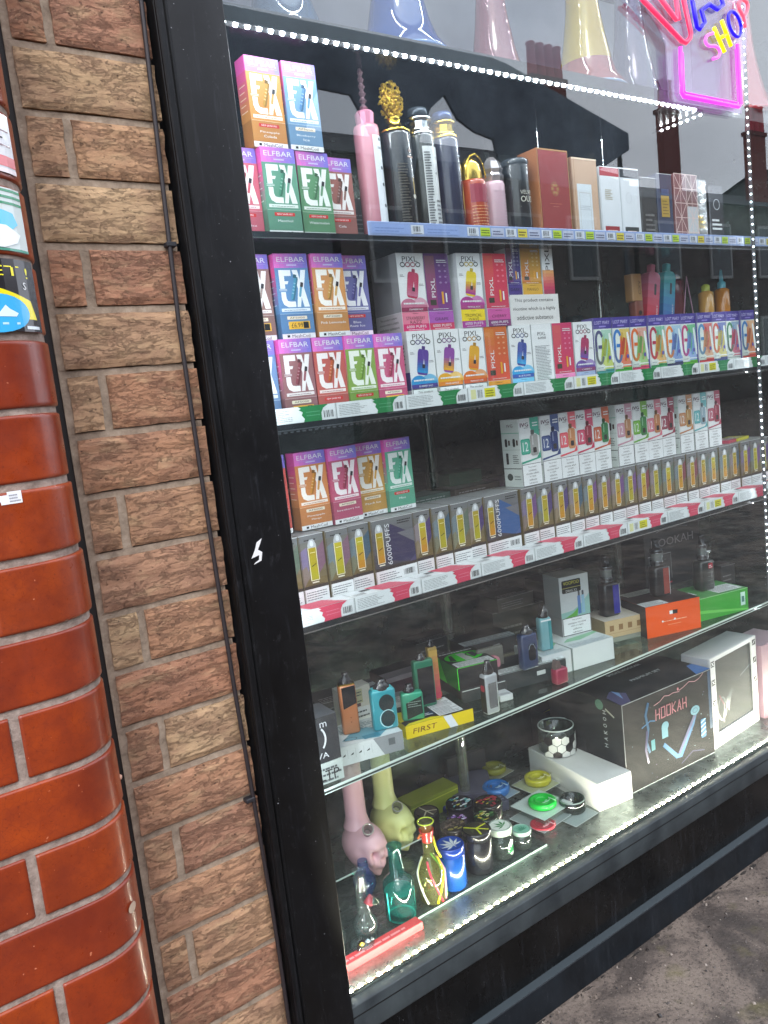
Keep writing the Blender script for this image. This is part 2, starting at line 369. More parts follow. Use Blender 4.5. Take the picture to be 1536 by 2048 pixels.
# grit and litter on the pavement near the shop front
gr = MB(); R = random.Random(3)
for i in range(700):
    x = R.uniform(.6, 2.6); y = -R.random()**1.6*.75-.012; s_ = R.choice([.0012, .0018, .0028]) if i % 9 else R.uniform(.003, .005)
    c = R.choice(['#2a2522', '#4a423d', '#8f857b', '#1b1716', '#6d6259']); a = R.uniform(0, 3)
    X = Matrix.Translation((x, y, -.004+s_*.35)) @ Matrix.Rotation(a, 4, 'Z') @ Matrix.Diagonal((1, R.uniform(.6, 1), .6, 1))
    gr.add([Vector(q)*s_ for q in ((-1, -.7, -1), (1, -1, -1), (.8, 1, -1), (-1, .8, -1), (-.5, -.4, .8), (.6, -.3, 1), (.3, .6, .7))],
           [(0, 1, 5, 4), (1, 2, 6, 5), (2, 3, 6), (3, 0, 4), (3, 4, 6), (4, 5, 6)], c, False, X)
gr.build('pavement_grit', kind='stuff')
for i, (x, y, sx, sy, c, lb) in enumerate([(1.31, -.245, .006, .004, '#d8cfc4', 'small pale pebble lying on the dirty pavement, brightest one'), (1.56, -.13, .010, .005, '#5a6055', 'flat grey green stone chip on the pavement right of the pale pebble'),
                                        (1.92, -.27, .012, .008, '#7d8a86', 'grey stone at the right edge of the pavement'), (1.63, -.06, .007, .005, '#332a26', 'dark crumpled leaf scrap near the shop plinth')]):
    b = MB(); b.lathe([(.0001, 0), (sx*.8, .0005), (sx, sx*.3), (sx*.7, sx*.6), (.0001, sx*.7)], C(c, .8), 9, Matrix.Rotation(i, 4, 'Z') @ Matrix.Diagonal((1, sy/sx*1.2, 1, 1)))
    o = b.build('pebble', loc=(x, y, -.004)); o['label'] = lb; o['category'] = 'pebble'

b = MB(); R = random.Random(8)
for i in range(90): x = R.uniform(.5, 3); b.lathe([(.0001, .0022), (.002, .0014), (.004, 0)], C(R.choice(['#2a2521', '#3c352f', '#4c443c', '#1d1917']), .95), 7, Matrix.Translation((x, -.010-R.random()*.006, -.0038)) @ Matrix.Diagonal((R.uniform(1, 3.5), R.uniform(.4, 1), R.uniform(.3, 1), 1)))
b.build('dirt_line', kind='stuff')
# ---- rustic brick pier between the glazed pilaster and the window
pier = thing('brick_pier', 'narrow pier of creased brown rustic bricks between red glazed pillar and black frame', 'wall', (0, 0, 0))
mo = MB(); mo.box(.245, .421, .024, .16, -.004, 2.3, MORTAR)
def rough_brick(x0, x1, z0, z1, y0, depth, seed):
    """one drag-faced brick, its front face a displaced grid"""
    b = MB(); nx, nz = max(3, int((x1-x0)/.011)), 8; vs, fs = [], []
    for j in range(nz+1):
        for i in range(nx+1):
            u, v = i/nx, j/nz; x, z = x0+(x1-x0)*u, z0+(z1-z0)*v
            e = min(u, 1-u)*(x1-x0), min(v, 1-v)*(z1-z0); ed = min(e)
            d = noise.noise(Vector((x*22+seed*3, z*95, seed)))*.0016+noise.noise(Vector((x*60, z*60, seed*2.0)))*.0006
            x += noise.noise(Vector((z*60, seed, 1)))*.0016*(1 if i in (0, nx) else 0); z += noise.noise(Vector((x*40, seed, 5)))*.0014*(1 if j in (0, nz) else 0)
            y = y0-d+(.0030 if ed < .001 else 0)
            vs.append((x, y, z))
    for j in range(nz):
        for i in range(nx): a = j*(nx+1)+i; fs.append((a, a+1, a+nx+2, a+nx+1))
    rim = [i for i in range(nx+1)]+[j*(nx+1)+nx for j in range(1, nz+1)]+[nz*(nx+1)+i for i in range(nx-1, -1, -1)]+[j*(nx+1) for j in range(nz-1, 0, -1)]
    k = len(vs); vs += [(vs[q][0], depth, vs[q][2]) for q in rim]; m_ = len(rim)
    fs += [(rim[(i+1) % m_], rim[i], k+i, k+(i+1) % m_) for i in range(m_)]
    b.add(vs, fs, RUSTIC, False); return b
PZ = .0737; top0 = 1.6535
for k in range(-5, 23):
    z1 = top0-PZ*k-.005; z0 = z1-(PZ-.0092); sd = k+20.3
    mo.box(.2525, .4205, .0035, .0242, z1-.0004, z1+.0080, MORTAR); mo.box(.2525, .2640, .0036, .0241, z0-.001, z1, MORTAR)
    if k % 2 == 1: spans = [(.2605, .4235)]
    else: j = .303+noise.noise(Vector((k*1.7, 0, 3)))*.01; spans = [(.2615, j-.0055), (j+.0055, .4225)]; mo.box(j-.0065, j+.0065, .0037, .0240, z0-.001, z1, MORTAR)
    for (a, c) in spans:
        jit = noise.noise(Vector((sd*7.1, a*30, 0)))*.0025
        rough_brick(a, c+jit, z0, z1+jit*.4, -.002+jit*.6, .03, sd+a*5).build('brick', pier)

mo.build('mortar', pier)
b = MB(); b.box(.243, .2524, .0062, .03, -.004, 2.3, C('#1e1a19', .7)); b.build('sealant', pier)  # dark strip filling the seam, painting the shade of the open gap
# ---- red glazed pilaster with a rounded corner
FY, RC, XC = -.15, .062, .160
AL = math.pi/2*RC
def pil(s, off=0.0):
    """distance along the glazed face (0 at x = 0) to a point; the corner turns back to the pier"""
    r = RC+off
    if s < XC: return (s, FY-off)
    t = (s-XC)/RC
    if t < math.pi/2: return (XC+r*math.sin(t), FY+RC-r*math.cos(t))
    return (XC+r, FY+RC+(s-XC-AL))
pila = thing('glazed_brick_pilaster', 'glossy red glazed brick pillar with a rounded corner at the left edge', 'pillar', (0, 0, 0))
def curved(b, s0, s1, z0, z1, m, off, depth, bev):
    ss = [s0+(s1-s0)*t for t in (0, .02)]; n_ = max(2, int((s1-s0)/.012)); ss = sorted(set([s0, s0+bev, s0+bev*2, s1-bev*2, s1-bev, s1]+[s0+(s1-s0)*i/n_ for i in range(1, n_)]))
    zz = [z0, z0+bev*.4, z0+bev*1.3, z0+bev*2.4, z1-bev*2.4, z1-bev*1.3, z1-bev*.4, z1]; zo = [-bev*1.2, -bev*.35, 0, 0, 0, 0, -bev*.35, -bev*1.2]; vs, fs = [], []
    for j, z in enumerate(zz):
        for i, s_ in enumerate(ss):
            o_ = zo[j]+(-bev if i in (0, len(ss)-1) else 0); x, y = pil(s_, off+o_); vs.append((x, y, z))
    W = len(ss)
    for j in range(7):
        for i in range(W-1): a = j*W+i; fs.append((a, a+1, a+W+1, a+W))
    b.add(vs, fs, m, True)
    for j in (0, 7):
        q = [vs[j*W+i] for i in range(W)]; q2 = [(*pil(s_, -depth), zz[j]) for s_ in ss]
        f = [(i, i+1, W+i+1, W+i) for i in range(W-1)]; b.add(q+q2, f if j else [t[::-1] for t in f], m, True)
    return b
mo = MB(); vs = []; ss = [-.9+.06*i for i in range(17)]+[.07+.012*i for i in range(1, 22)]
for z in (-.004, 2.3): vs += [(*pil(s_, -.0028), z) for s_ in ss]
mo.add(vs, [(i, i+1, i+len(ss)+1, i+len(ss)) for i in range(len(ss)-1)], MORTAR2, True); mo.build('mortar', pila)
RZ = .0729; J0 = .876
for k in range(-14, 13):
    z1 = J0-RZ*k-.0035; z0 = z1-(RZ-.0076); jx = .118-.0035*(k % 3)
    if k % 2 == 0: sp = [(jx+.0048, .31), (jx-.2195, jx-.0048), (jx-.4445, jx-.2305)]
    else: sp = [(jx-.107, .31), (jx-.332, jx-.118), (jx-.557, jx-.343)]
    for s0, s1 in sp:
        b = MB(); dz = random.uniform(-.0008, .0008); curved(b, s0, s1, z0+dz, z1+dz, GLAZED, random.uniform(-.0008, .0008), .02, .0019); b.build('glazed_brick', pila)
def pil_plane(b, dz=0): return Pn(b, (0, 0, 0), (1, 0, 0), (0, 0, 1), fn=lambda u, v, l: Vector((*pil(u, .0012+.00025*l), v+dz)))
def sticker(name, label, draw, dz=.022, group='stickers on the glazed pillar'):
    b = MB(); p = pil_plane(b, dz); draw(p); o = b.build(name); o['label'] = label; o['category'] = 'sticker'; o['group'] = group
GL = lambda h: C(h, .22, 0, 0, .5)
def st1(p):
    p.rect(.06, 1.372, .218, 1.428, GL('#dcdcdf'), 0, 12); p.rect(.06, 1.372, .218, 1.376, GL('#f2e4e4'), 1, 12); p.rect(.06, 1.378, .218, 1.388, GL('#e0767a'), 1, 12)
    for k in range(4): p.rect(.07, 1.397+.007*k, .214-.01*(k % 2), 1.3985+.007*k, INK if k % 2 else GL('#8d6f76'), 1, 12)
def st2(p):
    p.rect(.06, 1.300, .216, 1.360, GL('#cfdad6'), 0, 12)
    for k in range(3): p.rect(.06, 1.344+.006*k, .216, 1.3465+.006*k, GL('#2f8d62'), 1, 12)
    p.rect(.06, 1.300, .216, 1.3025, GL('#3c8f76'), 1, 12)
    p.poly([(.07, 1.318), (.19, 1.316), (.205, 1.326), (.2, 1.336), (.17, 1.342), (.13, 1.333), (.1, 1.341), (.07, 1.336)], GL('#5cc3e6'), 1)
    p.poly([(.06, 1.303), (.185, 1.303), (.2, 1.308), (.206, 1.316), (.19, 1.324), (.12, 1.327), (.06, 1.328)], GL('#eef4f8'), 2)
    p.lines(.07, 1.308, .18, 1.321, 3, GL('#b6c4cc'), 3, 5, .3)
def st3(p):
    p.rect(.06, 1.223, .218, 1.292, GL('#231f22'), 0, 12)
    p.text('VEET', .165, 1.2805, .0095, GL('#f0e531'), 1, w=.062); p.text('!', .205, 1.2795, .010, GL('#f0e531'), 1, w=.003)
    for k in range(2): p.rect(.06, 1.2655+.0045*k, .165, 1.2685+.0045*k, GL('#d9dbd8'), 1, 8)
    p.text('S', .2, 1.267, .007, GL('#e8eae9'), 1)
    p.poly([(.06, 1.2555), (.12, 1.257), (.155, 1.262), (.168, 1.2655), (.185, 1.26), (.205, 1.253), (.211, 1.235), (.06, 1.2345)], GL('#f2e21a'), 1)
    for k in range(2): p.rect(.06, 1.2405+.006*k, .12, 1.2425+.006*k, GL('#3e8f3c'), 2, 4)
    p.text('0%', .135, 1.229, .008, WHITE, 1, w=.02)
    p.rect(.195, 1.2255, .213, 1.2285, GL('#d8e2e8'), 1, 3)
def st4(p):
    p.ell(.166, 1.2400, .034, .0185, GL('#3fb0e6'), 4, 26)
    p.poly(xf([(-.9, -.3), (-.6, .1), (-.5, .5), (-.3, .1), (-.1, .3), (.1, -.05), (.35, .5), (.5, .2), (.8, -.1), (.7, -.35)], .166, 1.241, .026, 0, .013), GL('#dff2fa'), 5)
    p.rect(.145, 1.229, .187, 1.231, GL('#bfe6f6'), 5, 3)
sticker('brand_sticker', 'torn white sticker with red stripe, topmost on the glazed pillar', st1, .024)
sticker('brand_sticker', 'pale green striped sticker with white and cyan blob on the glazed pillar', st2, .0212)
sticker('brand_sticker', 'black and yellow sticker with yellow capital letters on the glazed pillar', st3, .0215)
sticker('round_sticker', 'round sky blue sticker stuck over the yellow and black sticker', st4)
def st5(p):
    p.poly([(.134, 1.0835), (.141, 1.0835), (.141, 1.0805), (.1605, 1.0805), (.1605, 1.0925), (.1475, 1.0925), (.1475, 1.0895), (.134, 1.0895)], WHITE, 0)
    p.lines(.149, 1.0825, .159, 1.091, 3, C('#9a9aa2'), 1, 8)
sticker('price_sticker', 'small white price sticker on a red glazed brick', st5, 0)
b = MB(); b.lathe([(.0001, 0), (.006, .001), (.0065, .004), (.003, .007), (.0001, .0072)], C('#d9a98f', .6), 9, Matrix.Diagonal((1, .6, 1.1, 1)))
o = b.build('chewing_gum', loc=(.2235, -.075, .741)); o['label'] = 'pink lump of chewing gum stuck on the pillar edge'; o['category'] = 'gum'
b = MB(); pp = pil_plane(b); pp.ell(.207, .6205, .0075, .0055, C('#b9a08a', .7), 1, 12); o = b.build('dried_splash'); o['label'] = 'oval beige splash on a red glazed brick near the rounded corner'; o['category'] = 'stain'

# ---- cable down the pier
cab = MB(); cpts = [((.420 if z < .45 else .409+(.79-z)*.030 if z < .79 else .409-.0045*math.sin((z-.79)/.48*1.57) if z < 1.27 else .4045+.0085*(z-1.27)/.3), -.0065, z) for z in [i*.08-.02 for i in range(28)]]
cab.tube(cpts, .0031, C('#2a2426', .5), 8)
for z in (.62, 1.36): cab.box(.402, .4155, -.0105, .001, z-.003, z+.003, C('#26262a', .5), .001)
o = cab.build('cable'); o['label'] = 'thin dark cable running down the brick pier beside the window frame'; o['category'] = 'cable'

# ---- shop window: frame, rails, pane
WX1 = 3.4
win = thing('shop_window', 'black framed shop display window with one large pane', 'window', (.43, 0, 0))
def wp(b, name): o = b.build(name, win); o.matrix_parent_inverse = Matrix.Translation((-.43, 0, 0)); return o
b = MB(); b.box(.4275, .5225, -.012, .14, -.004, 2.3, BLACK, .0025); b.box(.428, .4375, -.0185, -.0115, -.004, 2.3, BLACK, .0018); b.box(.4405, .4450, -.0145, -.0115, -.004, 2.3, BLACK, .0012); wp(b, 'stile')
b = MB(); b.box(.4225, WX1, -.009, .0115, .185, .2385, mat_black('bottom_rail_paint', '#2a2f32', '#454c4e', .3, .5), .0022); b.box(.4225, WX1, -.0094, -.0088, .2195, .2215, C('#0c0d0e', .5)); wp(b, 'bottom_rail')
b = MB(); b.box(.4225, WX1, .0095, .03, .055, .1865, mat_black('kick_panel_paint', '#08090a', '#121314', .16, .35)); b.box(.4225, WX1, .004, .0096, .174, .1848, BLACK, .001); wp(b, 'kick_panel')
b = MB(); b.box(.42, WX1, -.0075, .03, -.004, .062, mat_black('plinth_paint', '#0c1014', '#1a2026', .45, .7), .0015); b.box(.4225, WX1, -.0068, .0094, .0621, .0632, C('#3c4448', .5)); wp(b, 'plinth')  # lighter strip paints the grey highlight on the ledge top
b = MB(); b.box(.4225, WX1, -.012, .4, 2.06, 2.5, BLACK, .003); wp(b, 'header')
b = MB(); b.box(.521, WX1, -.0005, .0045, .2365, 2.062, PANE); wp(b, 'glass_pane')
b = MB(); R = random.Random(5); pl = Pn(b, (0, -.0125, 0), (1, 0, 0), (0, 0, 1))
pl.poly([(.457+(a-.4785)*2.1, .9406+(b_-1.065)*1.26) for a, b_ in [(.4785, 1.0720), (.4815, 1.0800), (.4835, 1.0880), (.4875, 1.0915), (.4862, 1.0870), (.4838, 1.0800), (.4866, 1.0765), (.4853, 1.0675), (.4795, 1.0650), (.4808, 1.0668), (.4836, 1.0690), (.4842, 1.0740)]], C('#e2e2e2', .7), 0)
for k in range(26): x, z, s_ = R.uniform(.428, .518), R.uniform(.3, 1.7), R.uniform(.0004, .0011); pl.ell(x, z, s_, s_*R.uniform(.4, 1), C('#8d8f94', .7), 0, 5)
wp(b, 'paint_chips')

# ---- display cabinet inside
X0, X1, YB = .523, 2.16, .42
cabn = thing('display_cabinet', 'dark lined window display cabinet behind the glass', 'cabinet', (X0, .02, .2))
def cp(b, name): o = b.build(name, cabn); o.matrix_parent_inverse = Matrix.Translation((-X0, -.02, -.2)); return o
MIRR = mat_crinkle('dark_mirror_back', '#454f4d', '#7a8481', .75, .2, 9)
b = MB(); b.box(X0, WX1, YB, YB+.02, .2, 1.69, MIRR); cp(b, 'back_panel')
b = MB(); b.box(X0, WX1, YB-.02, YB+.02, 1.7002, 2.1, mat_skyline('#858b98', '#a5aab6', 4)); cp(b, 'upper_back_panel')  # pale panel added as a bright backdrop in place of mirrored sky
b = MB(); b.box(X0-.0, X0+.006, .012, YB, .24, 2.05, FILM); cp(b, 'side_panel')
b = MB(); b.box(X1, X1+.02, .03, YB, .24, 2.05, MIRR); cp(b, 'side_panel')
b = MB(); b.box(X0, WX1, .0118, YB, .19, .24, DECK); cp(b, 'deck')
def shelf(label, y0, z0, z1, m, edge=None, chrome=False, x1=X1):
    t = thing('display_shelf', label, 'shelf', (X0, y0, z0), 0, 'shelves in the window display'); b = MB(); b.box(.006, x1-X0-.001, .002, YB-y0-.002, 0, z1-z0, m); b.build('board', t)
    b = MB()
    if m is SHELFG:
        for a, c_, mm in ((0, .0016, EDGE), (.0016, .0052, C('#39423f', .2)), (.0052, z1-z0, EDGE)): b.box(.006, x1-X0-.001, 0, .0019, a, c_, mm)  # pale strips paint the light caught in the glass edge
    else: b.box(.006, x1-X0-.001, 0, .0019, 0, z1-z0, edge or EDGE, 0)
    b.build('front_edge', t)
    if chrome: b = MB(); b.box(.006, x1-X0-.001, -.0016, -.0002, -.0002, .0018, CHROME); b.build('trim_strip', t)
    return t
shelf('topmost dark shelf above the light strip, under the hookah vases', .062, 1.672, 1.700, DARKB, C('#262c30', .3))
shelf('dark shelf edged by a blue ticket rail, under the perfume bottles', .07, 1.388, 1.398, DARKB, C('#20262a', .2), True)
shelf('dark shelf carrying the green and white packets', .066, 1.110, 1.120, DARKB, C('#1b2023', .2), True)
shelf('dark shelf carrying the pink and white packets', .066, .802, .812, DARKB, C('#1b2023', .2), True)
shelf('bright edged clear glass shelf above the deck', .068, .5395, .548, SHELFG, C('#b9c8c2', .15, 0, 0, .6))
# row of short chrome dashes under the green shelf
b = MB()
for k in range(150): x = .54+k*.0107; b.box(x, x+.0055, .0655, .0665, 1.1065, 1.1088, CHROME)
o = b.build('perforated_strip', kind='stuff')
# ---- ticket rail with tickets
rail = thing('ticket_rail', 'pale blue plastic ticket rail with barcode and yellow price tickets', 'ticket rail', (.765, .066, 1.398))
b = MB(); b.box(0, 1.39, 0, .003, -.002, .0195, C('#8fa3d2', .3), .0008); b.build('channel', rail)
def ticket(kind, x):
    b = MB(); p = Pn(b, (0, -.0004, 0), (1, 0, 0), (0, 0, 1)); h = .0145
    if kind == 'b': p.rect(0, 0, .074, h, C('#8ea4d8'), 1); p.lines(.006, .003, .07, .012, 2, C('#6f86bd'), 2, int(x*99), .3)
    elif kind == 'w': p.rect(0, 0, .026, h, C('#d3d8e4'), 1); p.bars(.004, .004, .019, h-.002, INK, 2, int(x*99)); p.lines(.004, .001, .022, .003, 1, INK, 2, 3)
    elif kind == 'y': p.rect(0, 0, .023, h, C('#b9d32c'), 1); p.rect(.001, .001, .022, .0022, C('#5e7a12'), 2); p.lines(.002, .005, .021, .0125, 2, C('#4d6610'), 2, int(x*77), .5)
    elif kind == 'o': p.rect(0, 0, .023, h, C('#d8c63a'), 1); p.lines(.002, .003, .021, .0125, 2, C('#6a5a10'), 2, int(x*77), .5)
    else: p.rect(0, 0, .03, h, C('#b9bfd6'), 1); p.lines(.003, .003, .027, .012, 2, C('#55597a'), 2, int(x*55), .5)
    b.build('ticket', rail, loc=(x, 0, .0012))
x = .006
for kd in 'bwb': ticket(kd, x); x += .078 if kd == 'b' else .028
x = .205
for k in range(13):
    ticket('w', x); ticket('yo'[k % 3 == 1], x+.03); ticket('p', x+.056); x += .0905
# ---- LED strips
LEDM = C('#fff6df', .4, 0, LED_POWER); LEDC = C('#f2f7ff', .4, 0, LED_POWER*.55)
def led(label, a, c, pitch, face, m, sz=.0022, tape=True):
    t = thing('led_strip', label, 'light strip', a, 0, 'LED light strips'); a, c = Vector(a), Vector(c); d = c-a; n_ = int(d.length/pitch); dn = d.normalized(); F = Vector(face)
    sd = dn.cross(F).normalized(); b = MB()
    q = [Vector((0, 0, 0))+sd*.004, Vector((0, 0, 0))-sd*.004, d-sd*.004, d+sd*.004]; q2 = [v+F*.001 for v in q]
    b.add(q+q2, [(0, 3, 2, 1), (4, 5, 6, 7), (0, 1, 5, 4), (1, 2, 6, 5), (2, 3, 7, 6), (3, 0, 4, 7)], C('#6f6c58' if m is LEDM else '#24262a', .4)); b.build('tape', t)
    b = MB()
    for k in range(n_):
        p = dn*(pitch*(k+.5))+F*.0022; X = Matrix.Translation(p) @ Matrix((dn, sd, F)).transposed().to_4x4(); s_ = sz
        vs = [(-s_, -s_, -.001), (s_, -s_, -.001), (s_, s_, -.001), (-s_, s_, -.001), (-s_*.6, -s_*.6, .0012), (s_*.6, -s_*.6, .0012), (s_*.6, s_*.6, .0012), (-s_*.6, s_*.6, .0012)]
        b.add(vs, [(4, 5, 6, 7), (0, 1, 5, 4), (1, 2, 6, 5), (2, 3, 7, 6), (3, 0, 4, 7)], m, False, X)
    b.build('diodes', t, kind='stuff'); return t
led('white LED strip along the top of the display, under the topmost shelf', (.527, .0575, 1.6705), (1.66, .0575, 1.6705), .0183, (0, -.45, -.89), LEDC, .0026)
led('short white LED strip turning the corner at the right end of the top strip', (1.672, .06, 1.669), (1.674, .19, 1.669), .0165, (0, 0, -1), LEDC, .0018)
led('warm white LED strip along the front of the display deck', (.53, .0185, .2405), (WX1-.3, .0185, .2405), .0183, (0, .3, .95), LEDM, .0026)
led('dotted LED strip running down the right side of the display', (1.822, .05, .26), (1.822, .05, 2.04), .0165, (-.6, -.5, 0), LEDC, .0006)
led('LED strip on the left inner side of the display, behind the black frame', (.5295, .04, .26), (.5295, .04, 1.66), .0165, (1, .3, 0), LEDC, .0017)
led('white LED strip along the inside of the window header above the vases', (.53, .03, 2.055), (2.1, .03, 2.055), .0183, (0, .3, -.95), LEDC, .0021)  # out-of-view strip added to brighten the vases and the panel behind
# ---- terrace across the street, the stall canopy and sky that the pane mirrors
WALL1, WALL2, SLATE = mat_skyline('#3c3532', '#564c47'), mat_skyline('#42464a', '#5c6064'), mat_skyline('#2c3036', '#434850', 5)
def house(label, x0, x1, y, h, rise, wall, chim, cat='house'):
    t = thing('terraced_house', label, cat, (x0, y, 0), 0, 'houses across the street'); W = x1-x0
    b = MB(); b.box(0, W, -6, 0, 0, h, wall); b.build('wall', t)
    b = MB(); b.add([(-.2, .25, h-.05), (W+.2, .25, h-.05), (W+.2, -3, h+rise), (-.2, -3, h+rise), (-.2, -6.2, h), (W+.2, -6.2, h)], [(0, 1, 2, 3), (3, 2, 5, 4)], SLATE)
    b.add([(0, 0, h-.05), (0, -3, h+rise-.03), (0, -6, h)], [(0, 1, 2)], wall); b.add([(W, 0, h-.05), (W, -3, h+rise-.03), (W, -6, h)], [(0, 1, 2)], wall); b.build('roof', t)
    for cx, cw, ct in chim:
        b = MB(); b.box(cx, cx+cw, -1.42, -1.2, h, ct, C('#6e3a34', .9)); b.box(cx-.05, cx+cw+.05, -1.46, -1.16, ct-.12, ct, C('#5c2f2b', .9)); st = b.build('chimney', t)
        for q in range(max(2, int(cw/.3))): b = MB(); b.lathe([(.13, 0), (.10, .72), (.13, .76), (.10, .80)], C('#a83440', .7), 10); b.build('chimney_pot', st, loc=(cx+.17+q*.31, -1.3, ct))
    for fl in range(int(h//2.6)):
        for q in range(max(2, int(W/2.2))):
            x = .7+q*(W-1.2)/max(1, int(W/2.2)); b = MB(); b.box(x-.05, x+1.0, .005, .06, .85+fl*2.6, 2.35+fl*2.6, C('#8c8c8a', .5)); f = b.build('window', t)
            b = MB(); b.box(x+.03, x+.92, .061, .066, .93+fl*2.6, 2.27+fl*2.6, C('#1b2228', .08)); b.build('window_glass', f)
house('grey rendered house across the street, seen as a reflection', -4, 8.8, -12.5, 5.9, 1.3, WALL2, [])
house('dark red brick house with a chimney stack across the street, seen as a reflection', 9.0, 17.9, -12.5, 5.9, 1.5, WALL1, [(6.95, 1.25, 8.65)])
house('tall brick house with twin chimneys further along the street, seen as a reflection', 18.1, 29, -12.5, 5.5, 1.3, WALL1, [(3.05, .75, 8.4), (7.5, .9, 8.2)])
house('pale building at the far right end of the street, seen as a reflection', 29.3, 46, -12.5, 6.6, 1.2, WALL2, [(5, .8, 9.2)])
cn = thing('stall_canopy', 'grey ragged edged market canopy across the street, seen as a reflection', 'canopy', (2.0, -6.5, 0))
b = MB(); cz = lambda x: 5.07 if x < 5.6 else 5.07-(x-5.6)*.27; q = []
xs_ = [i*.25 for i in range(0, 33)]
top = [(x, cz(x)) for x in xs_]; bot = [(0, 3.3), (2.55, 3.4), (2.8, 4.2), (2.95, 4.42), (3.35, 4.40), (3.5, 4.15), (3.7, 3.7), (4.1, 3.6), (4.25, 4.05), (4.45, 4.38), (4.68, 4.55), (4.85, 4.30), (5.1, 4.18), (5.4, 4.12), (5.5, 3.7), (7.1, 3.6), (7.35, 3.9), (8, 4.2)]
b.prism(top+bot[::-1], -.04, 0, mat_skyline('#424b56', '#737e8a', 1.6)); b.build('canopy_cloth', cn)
for px in (.1, 4, 7.9): b = MB(); b.tube([(px, -.1, 0), (px, -.1, cz(px))], .035, C('#3a3d42', .4, .6)); b.build('canopy_pole', cn)
def mixhex(a, b, t): return '#%02x%02x%02x' % tuple(int(int(a[i:i+2], 16)*(1-t)+int(b[i:i+2], 16)*t) for i in (1, 3, 5))
# ================================================================ STOCK ON THE SHELVES
SZ_TOP, SZ_GREEN, SZ_PINK, SZ_GLASS, SZ_DECK = 1.398, 1.120, .812, .548, .240
# ---- tall flavour boxes with the big 5X
def elf_draw(c, dv, pill, name, cut=None):
    def d(F, T, Lf, Rt):
        w, h = .057, .126
        F.rect(0, 0, w, .0075, WHITE); F.text('MeshCoil', w*.56, .0037, .0048, INK, 2, w=.031); F.rect(.008, .002, .0125, .0055, INK, 2)
        F.rect(0, .0078, w, .037, dark(c, .9)); F.rect(.0005, .0368, w-.0005, .0374, lite(c, .5), 2)
        F.rr(w*.2, .0285, w*.8, .0335, .001, C('#c9302f') if pill == 'red' else C('#e9dcc8'), 2)
        F.text({'red': 'NEW SAVER MIX'}.get(pill, 'AF5000'), w*.5, .031, .0026, WHITE if pill == 'red' else INK, 3, w=.026)
        F.text(name[0], w*.5, .0215, .0034, WHITE, 2, w=min(.046, .0036*len(name[0])));
        if len(name) > 1: F.text(name[1], w*.5, .0158, .0034, WHITE, 2, w=min(.046, .0036*len(name[1])))
        if pill == 'price': F.rect(w*.22, .014, w*.86, .0255, C('#e8b53c'), 4); F.text('£6.99', w*.47, .0198, .007, INK, 5, w=.02); F.rect(w*.66, .015, w*.82, .0245, INK, 5)
        F.rect(0, .0376, w, .105, c); F.rect(.004, .0405, w-.004, .0452, lite(c, .82), 2); F.lines(.008, .042, w-.01, .0438, 1, dark(c, .8), 3, 3)
        g0, g1 = .047, .102; H = g1-g0
        G = lambda pts: [(.005+x*(w-.010), g0+y*H) for x, y in pts]; Wh = lite(c, .9)
        F.poly(G([(.02, .5), (.2, .5), (.2, .84), (.45, .84), (.45, 1), (.02, 1)]), Wh, 2)
        F.poly(G([(.2, .70), (.34, .70), (.30, .62), (.2, .62)]), Wh, 2)
        for v in (.44, .475): F.rect(.004, g0+v*H, .017, g0+(v+.012)*H, Wh, 2)
        F.poly(G([(.03, .41), (.2, .41), (.2, .25), (.24, .17), (.34, .15), (.52, .15), (.52, 0), (.24, 0), (.09, .07), (.03, .2)]), Wh, 2)
        F.poly(G([(.5, 1), (.70, 1), (.76, .74), (.82, 1), (1, 1), (.88, .52), (1.02, 0), (.82, 0), (.755, .26), (.69, 0), (.56, 0), (.66, .5)]), Wh, 2)
        F.poly(xf(rrect(-.5, -1, .5, 1, .25), .030, g0+.5*H, .0062, -17, .018), dark(dv, .78), 3)
        F.poly(xf(rrect(-.4, -1, .2, .95, .2), .0288, g0+.5*H, .0062, -17, .017), dv, 4)
        for k in range(4): F.poly(xf([(-.35, -.5+.3*k), (.2, -.5+.3*k), (.2, -.4+.3*k), (-.35, -.4+.3*k)], .0288, g0+.5*H, .0062, -17, .017), lite(dv, .35), 5)
        F.poly(xf(rrect(-.6, -.6, .6, .6, .2), .0325, g0+.83*H, .0045, -17), dark(dv, .6), 3)
        F.poly(xf(rrect(-.5, -1, .5, 1, .3), .0395, g0+.42*H, .0040, -14, .0085), lite(dv, .15), 4)
        F.poly(xf(rrect(-.5, -.7, .5, .7, .2), .0425, g0+.60*H, .0048, -14, .0052), C('#2b2a30'), 5)
        F.grad(0, .105, w, h, '#ea78cf', '#8478d4', 1, 7); F.text('ELFBAR', w*.5, .1175, .0072, WHITE, 3, w=.047); F.rect(w*.36, .1082, w*.66, .1102, C('#cfc4ef'), 3)
        F.rect(.004, .1115, w-.004, .1119, C('#b7a4e6'), 2)
        T.rect(0, 0, w, .028, C('#ee60cf'))
        T.rect(0, 0, w, .0012, C('#f39be4'), 2)
        Lf.rect(0, 0, .028, .037, dark(c, .8)); Lf.grad(0, .0376, .028, .105, dark(c, .95), '#d8568e', 1, 5, True); Lf.rect(0, .105, .028, h, C('#dd55a8'), 1)
        for k in range(5): Lf.rect(.004, .05+.009*k, .022-.003*(k % 2), .0514+.009*k, lite(c, .6), 2)
    return d
def elf(x, y, z, c, dv, pill, name, label, rz=0):
    c, dv = mixhex(c, '#ddd2cc', .24), mixhex(dv, '#b9b0aa', .12); rz += random.uniform(-1.2, 1.2); y += random.uniform(-.002, .002)
    carton('vape_box', label, 'vape box', (x, y, z), rz, .057, .028, .126, dark(c, .85), elf_draw(c, dv, pill, name), 'tall flavour boxes stacked on the left')
ZT, ZG = SZ_TOP, SZ_GREEN
